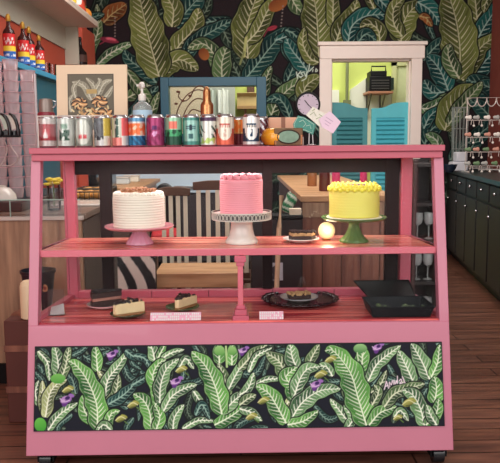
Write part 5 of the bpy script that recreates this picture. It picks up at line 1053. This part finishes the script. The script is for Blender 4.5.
# white and pale blue chest freezer along the back wall, plus light counter
a, b = at(114, 166, 4.2), at(262, 166, 4.2)
t = thing('chest_freezer', 'dark chest freezer with pale blue lid along the back wall behind the chairs', 'freezer', ((a.x+b.x)/2, 4.35, 0)); w_ = (b.x-a.x)/2; zt6 = at(0, 168, 4.2).z
obj('freezer_body', Bx((-w_, -.3, .08), (w_, .36, zt6-.24)), mat('freezer_dark', (58, 50, 54), .5), t, bevel=.01)
obj('freezer_lid', Bx((-w_-.01, -.32, zt6-.24), (w_+.01, .36, zt6)), mat('freezer_blue', (200, 220, 234), .35, var=.1, scale=4), t, bevel=.01)
obj('freezer_base', Bx((-w_+.03, -.27, 0), (w_-.03, .33, .08)), black, t); obj('lid_handle', Bx((-.12, -.335, zt6-.20), (.12, -.32, zt6-.17)), alu, t, bevel=.003)
gr = MB(); [gr.box((w_*.25+.035*k, -.303, .3), (w_*.25+.035*k+.015, -.3, .5)) for k in range(8)]; obj('vent_grille', gr, mat('grille_dark', (60, 64, 70), .5), t)
# light wood sideboard between counter and freezer
a, b = at(116, 196, 3.2), at(140, 196, 3.2)
t = thing('wooden_sideboard', 'light wooden sideboard top receding behind the white cake', 'sideboard', (0,0,0)); zt7 = at(0, 186, 3.0).z
obj('sideboard_top', Bx((a.x-.08, 2.65, zt7-.03), (b.x+.08, 3.95, zt7)), woodl, t, bevel=.003); obj('sideboard_body', Bx((a.x-.05, 2.7, 0), (b.x+.05, 3.9, zt7-.03)), wood, t)
for k, (px, Y, c_) in enumerate(((122, 3.1, (206, 214, 214)), (132, 3.4, (226, 222, 206)))):
    q = at(px, 180, Y); p = thing('food_container', ['pale grey food container on the light wood sideboard', 'cream food container on the light wood sideboard'][k], 'container', (q.x, Y, zt7+.001)); obj('tub', MB().box((-.06,-.05,0),(.06,.05,.05)), mat('tub%s' % 'ab'[k], c_, .4), p, bevel=.008); obj('tub_lid', MB().box((-.064,-.054,.05),(.064,.054,.058)), white, p, bevel=.003)

# ================================================================ RIGHT SIDE: BLACK COUNTER
rc = thing('black_counter', 'long black cabinet run with dark green stone top along the right', 'counter', (0,0,0))
n0, n1 = atz(500, 181.5, .9), atz(450, 169.5, .9); dv = (n1-n0).normalized(); A = n0-dv*2.0; Bq = n0+dv*((4.78-n0.y)/dv.y); OW = XR-.03-Bq.x
def quadbox(A, Bq, off0, off1, z0, z1):
    nrm = Vector((dv.y, -dv.x, 0)); 
    P = [A+nrm*off0, A+nrm*off1, Bq+nrm*off1, Bq+nrm*off0]; P[3].y = P[2].y = min(4.78, P[3].y)
    return MB().hexa([(p.x, p.y, z0) for p in P]+[(p.x, p.y, z1) for p in P])
obj('counter_top', quadbox(A, Bq, 0, OW, .865, .9), mat('green_stone', (26, 36, 38), .3, var=.25, scale=20), rc, bevel=.003)
obj('cabinet_body', quadbox(A, Bq, .03, OW-.02, .09, .865), mat('cab_black', (20, 18, 20), .5), rc)
obj('toe_kick', quadbox(A, Bq, .09, OW-.04, 0, .09), black, rc)
L_ = (Bq-A).length; k = 0; u = .1; nrm = Vector((dv.y, -dv.x, 0))
while u < L_-.4:
    p, q_ = A+dv*u+nrm*.012, A+dv*(u+.42)+nrm*.012; e = nrm*.02
    dpan = obj('door', MB().hexa([(p.x,p.y,.12),(p.x+e.x,p.y+e.y,.12),(q_.x+e.x,q_.y+e.y,.12),(q_.x,q_.y,.12),(p.x,p.y,.70),(p.x+e.x,p.y+e.y,.70),(q_.x+e.x,q_.y+e.y,.70),(q_.x,q_.y,.70)]), mat('cab_door', (26, 23, 25), .5), rc, bevel=.004)
    hm = p+dv*.38-nrm*.012; obj('knob', MB().sphere((hm.x, hm.y, .62), .012, 12, 8), alu, dpan)
    dpan = obj('drawer', MB().hexa([(p.x,p.y,.72),(p.x+e.x,p.y+e.y,.72),(q_.x+e.x,q_.y+e.y,.72),(q_.x,q_.y,.72),(p.x,p.y,.85),(p.x+e.x,p.y+e.y,.85),(q_.x+e.x,q_.y+e.y,.85),(q_.x,q_.y,.85)]), mat('cab_door', (40, 38, 40)), rc, bevel=.004)
    hm = p+dv*.21-nrm*.012; obj('knob', MB().sphere((hm.x, hm.y, .80), .013, 12, 8), alu, dpan); u += .46
# tub, wire rack, earring rack, papers, dark bowl
Yt = 4.1; q = at(459, 164, Yt); t = thing('white_tub', 'stacked pair of white plastic tubs at the near end of the right counter', 'tub', (at(459, 150, Yt).x, Yt, .901)); s_ = (Yt+CD)/F
obj('lower_tub', MB().box((-8*s_, -.07, 0), (7.5*s_, .07, .085)), mat('tub_white', (206, 208, 214), .4), t, bevel=.01); obj('upper_tub', MB().box((-4*s_, -.06, .086), (7*s_, .06, .175)), mat('tub_white', (206, 208, 214)), t, bevel=.012)
qb = at(452, 158, 3.8); t = thing('dark_bowl', 'dark blue bowl beside the white tubs', 'bowl', (qb.x-.02, 3.82, .901)); obj('bowl_shell', MB().lathe([(.001,0),(.035,0),(.06,.03),(.075,.07),(.072,.07),(.055,.034),(.001,.008)], 32), mat('navy_glaze', (34, 46, 62), .2), t); obj('foot_ring', MB().lathe([(.03,-.0),(.034,.004),(.03,.01)], 24, cap=False), mat('navy_glaze', (34,46,62)), t)
Yr = 4.55; q0, q1 = at(451, 108, Yr), at(467, 108, Yr); xm, r = (q0.x+q1.x)/2, (q1.x-q0.x)/2*1.0; hr = q0.z-.9
t = thing('wire_basket_stand', 'tall cylindrical silver wire basket behind the white tubs', 'wire basket', (xm, 4.5, .901)); mw = mat('silver_wire', (150, 158, 152), .35, .5)
wm = MB()
for k in range(14): a = 2*PI*k/14; obj('upright_wire', MB().tube([(r*.85*math.cos(a), r*.85*math.sin(a), 0), (r*math.cos(a), r*math.sin(a), hr)], .0035, 5), mw, t)
for z_ in (.004, hr*.33, hr*.66, hr): obj('wire_hoop', MB().tube([(r*(.85+.15*z_/hr)*math.cos(a), r*(.85+.15*z_/hr)*math.sin(a), z_) for a in np.linspace(0, 2*PI, 29)[:-1]], .004, 5, True), mw, t)
Ye = 3.85; q0, q1 = at(467.5, 98, Ye), at(506, 98, Ye); W_e = q1.x-q0.x; He = q0.z-.9
t = thing('earring_rack', 'silver wire rack with scalloped top hung with small ornaments', 'display rack', (q0.x, Ye, .901)); fr_ = mat('rack_metal', (206, 196, 188), .4, .2)
obj('rack_frame', MB().tube([(0,0,0),(0,0,He),(W_e,0,He),(W_e,0,0)], .006, 8), fr_, t); obj('rack_foot', MB().box((-.01,-.08,0),(.01,.08,.01)).box((W_e-.01,-.08,0),(W_e+.01,.08,.01)), fr_, t)
for k in range(4): u0 = W_e*k/4; obj('scallop', MB().tube([(u0+W_e/8*(1-math.cos(a)), -.003, He-.075*math.sin(a)) for a in np.linspace(0, PI, 14)], .0045, 6), fr_, t)
rows = [at(0, y_, Ye).z-.9 for y_ in (122, 137, 148, 160)]; rows = [He*.70, He*.47, He*.27, He*.08]
for z_ in rows: obj('rack_bar', MB().tube([(0,0,z_),(W_e,0,z_)], .004, 6), fr_, t)
ocol = [mat('orn_white', (236, 230, 220), .4), mat('orn_grey', (176, 176, 170), .5), mat('orn_green', (110, 140, 100), .5), mat('orn_blush', (206, 150, 130), .5)]
for i, z_ in enumerate(rows):
    for j in range(4):
        x = W_e*(j+.5)/4+rng.uniform(-.01, .01)
        o = thing('hook_earring',  '%s ornament pair hanging on the %s bar of the wire rack' % (['white', 'grey', 'green', 'blush'][(i*3+j*j) % 4], ['top', 'second', 'third', 'lowest'][i]), 'earring', (q0.x+x, Ye-.006, .901+z_), 0, 'ornaments on the %s rack bar' % ['top', 'second', 'third', 'lowest'][i])
        m_ = ocol[(i*3+j*j) % 4]
        obj('wire_hook', MB().tube([(-.012,0,-.04),(-.008,0,.0),(0,-.001,.008),(.008,0,.0),(.014,0,-.04)], .003, 5), fr_, o)
        obj('drop_bead', MB().sphere((.014,0,-.048), .011, 10, 8), ocol[0], o); obj('charm', MB().sphere((-.03,.0,.025), .026, 12, 8, (1.2,.35,.7), fn=lambda v: 1+.2*math.sin(v.x*200)), m_, o)
for k, (px, py, rz) in enumerate(((478, 168, .3), (494, 170, -.2))):
    q = atz(px, py, .902); p = obj('paper_sheet', Bx((-.16, -.11, 0), (.16, .11, .002)), paper, loc=(q.x+.03, q.y, .902+.003*k)); p.rotation_euler = (0, 0, rz); tag(p, ['white paper sheet flat on the stone top under the wire rack', 'white paper sheet flat on the stone top at the right photo edge'][k], 'paper')
# bottles on the right counter behind the glass
for k, (px, Y, h) in enumerate(((418, 2.9, .34), (427, 3.1, .30), (422, 2.6, .26))):
    pass
# made-up rack; pale glasses stand in for white reflections in the right side glass
a, b = at(410, 200, 1.3), at(437, 200, 1.3); zt8 = at(0, 163, 1.3).z
t = thing('stand_in_rack', 'dark tall stand-in rack, its pale glasses in place of white reflections', 'rack', ((a.x+b.x)/2, 1.32, 0)); w_ = (b.x-a.x)/2+.004
obj('rack_back', Bx((-w_, .1, 0), (w_, .12, zt8)), mat('rack_dark', (40, 32, 32), .5), t)
for x_ in (-w_, w_-.02): obj('rack_side', Bx((x_, -.1, 0), (x_+.02, .1, zt8)), mat('rack_brown', (66, 46, 42), .5), t, bevel=.003)
for z_ in (.2, .44, .66, .86, zt8-.02): obj('rack_shelf', Bx((-w_+.02, -.1, z_-.018), (w_-.02, .1, z_)), mat('rack_dark', (40, 32, 32)), t, bevel=.002)
xm = t.location.x; gk = glass('reflection_glass_pale', (.9, .93, .93), 2.5, .03, (.45, (.8, .83, .83))); k = 0
for z_, nm_ in ((.20, 'lower'), (.44, 'middle'), (.66, 'upper')):
    for j in range(2):
        g_ = thing('reflection_glass', 'pale stand-in glass for a white reflection on the %s shelf of the dark rack, %s' % (nm_, ['left side', 'right side'][j]), 'glass', (xm-w_*.42+j*w_*.8, 1.29, z_+.001))
        obj('bowl', MB().lathe([(.003,.07),(.02,.08),(.028,.105),(.026,.14),(.0245,.14),(.026,.105),(.018,.083)], 24, cap=False), gk, g_); obj('stem', MB().lathe([(.024,0),(.022,.003),(.003,.008),(.003,.07)], 20), gk, g_)

# ================================================================ LIGHT
w = bpy.data.worlds.new('world'); S.world = w; w.use_nodes = True
bg = w.node_tree.nodes['Background']; bg.inputs[0].default_value = (1, .97, .95, 1); bg.inputs[1].default_value = .9
def area(name, loc, tgt, sx, sy, e, col=(1, 1, 1)):
    l = bpy.data.lights.new(name, 'AREA'); l.shape = 'RECTANGLE'; l.size = sx; l.size_y = sy; l.energy = e; l.color = col
    o = bpy.data.objects.new(name, l); C.objects.link(o); o.location = loc; d = Vector(tgt)-Vector(loc); o.rotation_euler = d.to_track_quat('-Z', 'Y').to_euler()
area('daylight_fill', (-2.2, -3.6, 2.3), (0, .5, .8), 3.2, 2.2, 62, (1, .98, .96))  # unseen area light added behind the camera for daylight and reflections
area('daylight_fill', (2.0, -3.8, 2.2), (0, .8, .7), 2.4, 1.8, 35, (1, .97, .95))  # second unseen area light added behind the camera, from the right
area('overhead_fill', (.3, 2.3, 3.05), (.4, 3.4, 0), 3, 2, 150, (1, .95, .9))  # unseen overhead area light added to brighten the back wall
area('overhead_fill', (0, -1.2, 3.05), (0, -.2, 0), 2.6, 1.2, 36, (1, .97, .94))  # unseen overhead area light added for the front of the room
area('lime_room_fill', (.6, 6.4, 3.0), (.6, 6.8, 1), 3, 1.5, 85, (1, .99, .93))  # unseen area light added to brighten the lime room
area('case_fill', (0, .34, 1.10), (0, .36, 0), 1.2, .12, 4.0, (1, .93, .88))  # unseen fill added under the crown to brighten the case interior
S.view_settings.view_transform = 'Standard'; S.view_settings.look = 'None'
S.cycles.max_bounces = 10; S.cycles.transparent_max_bounces = 24
S.cycles.use_denoising = True
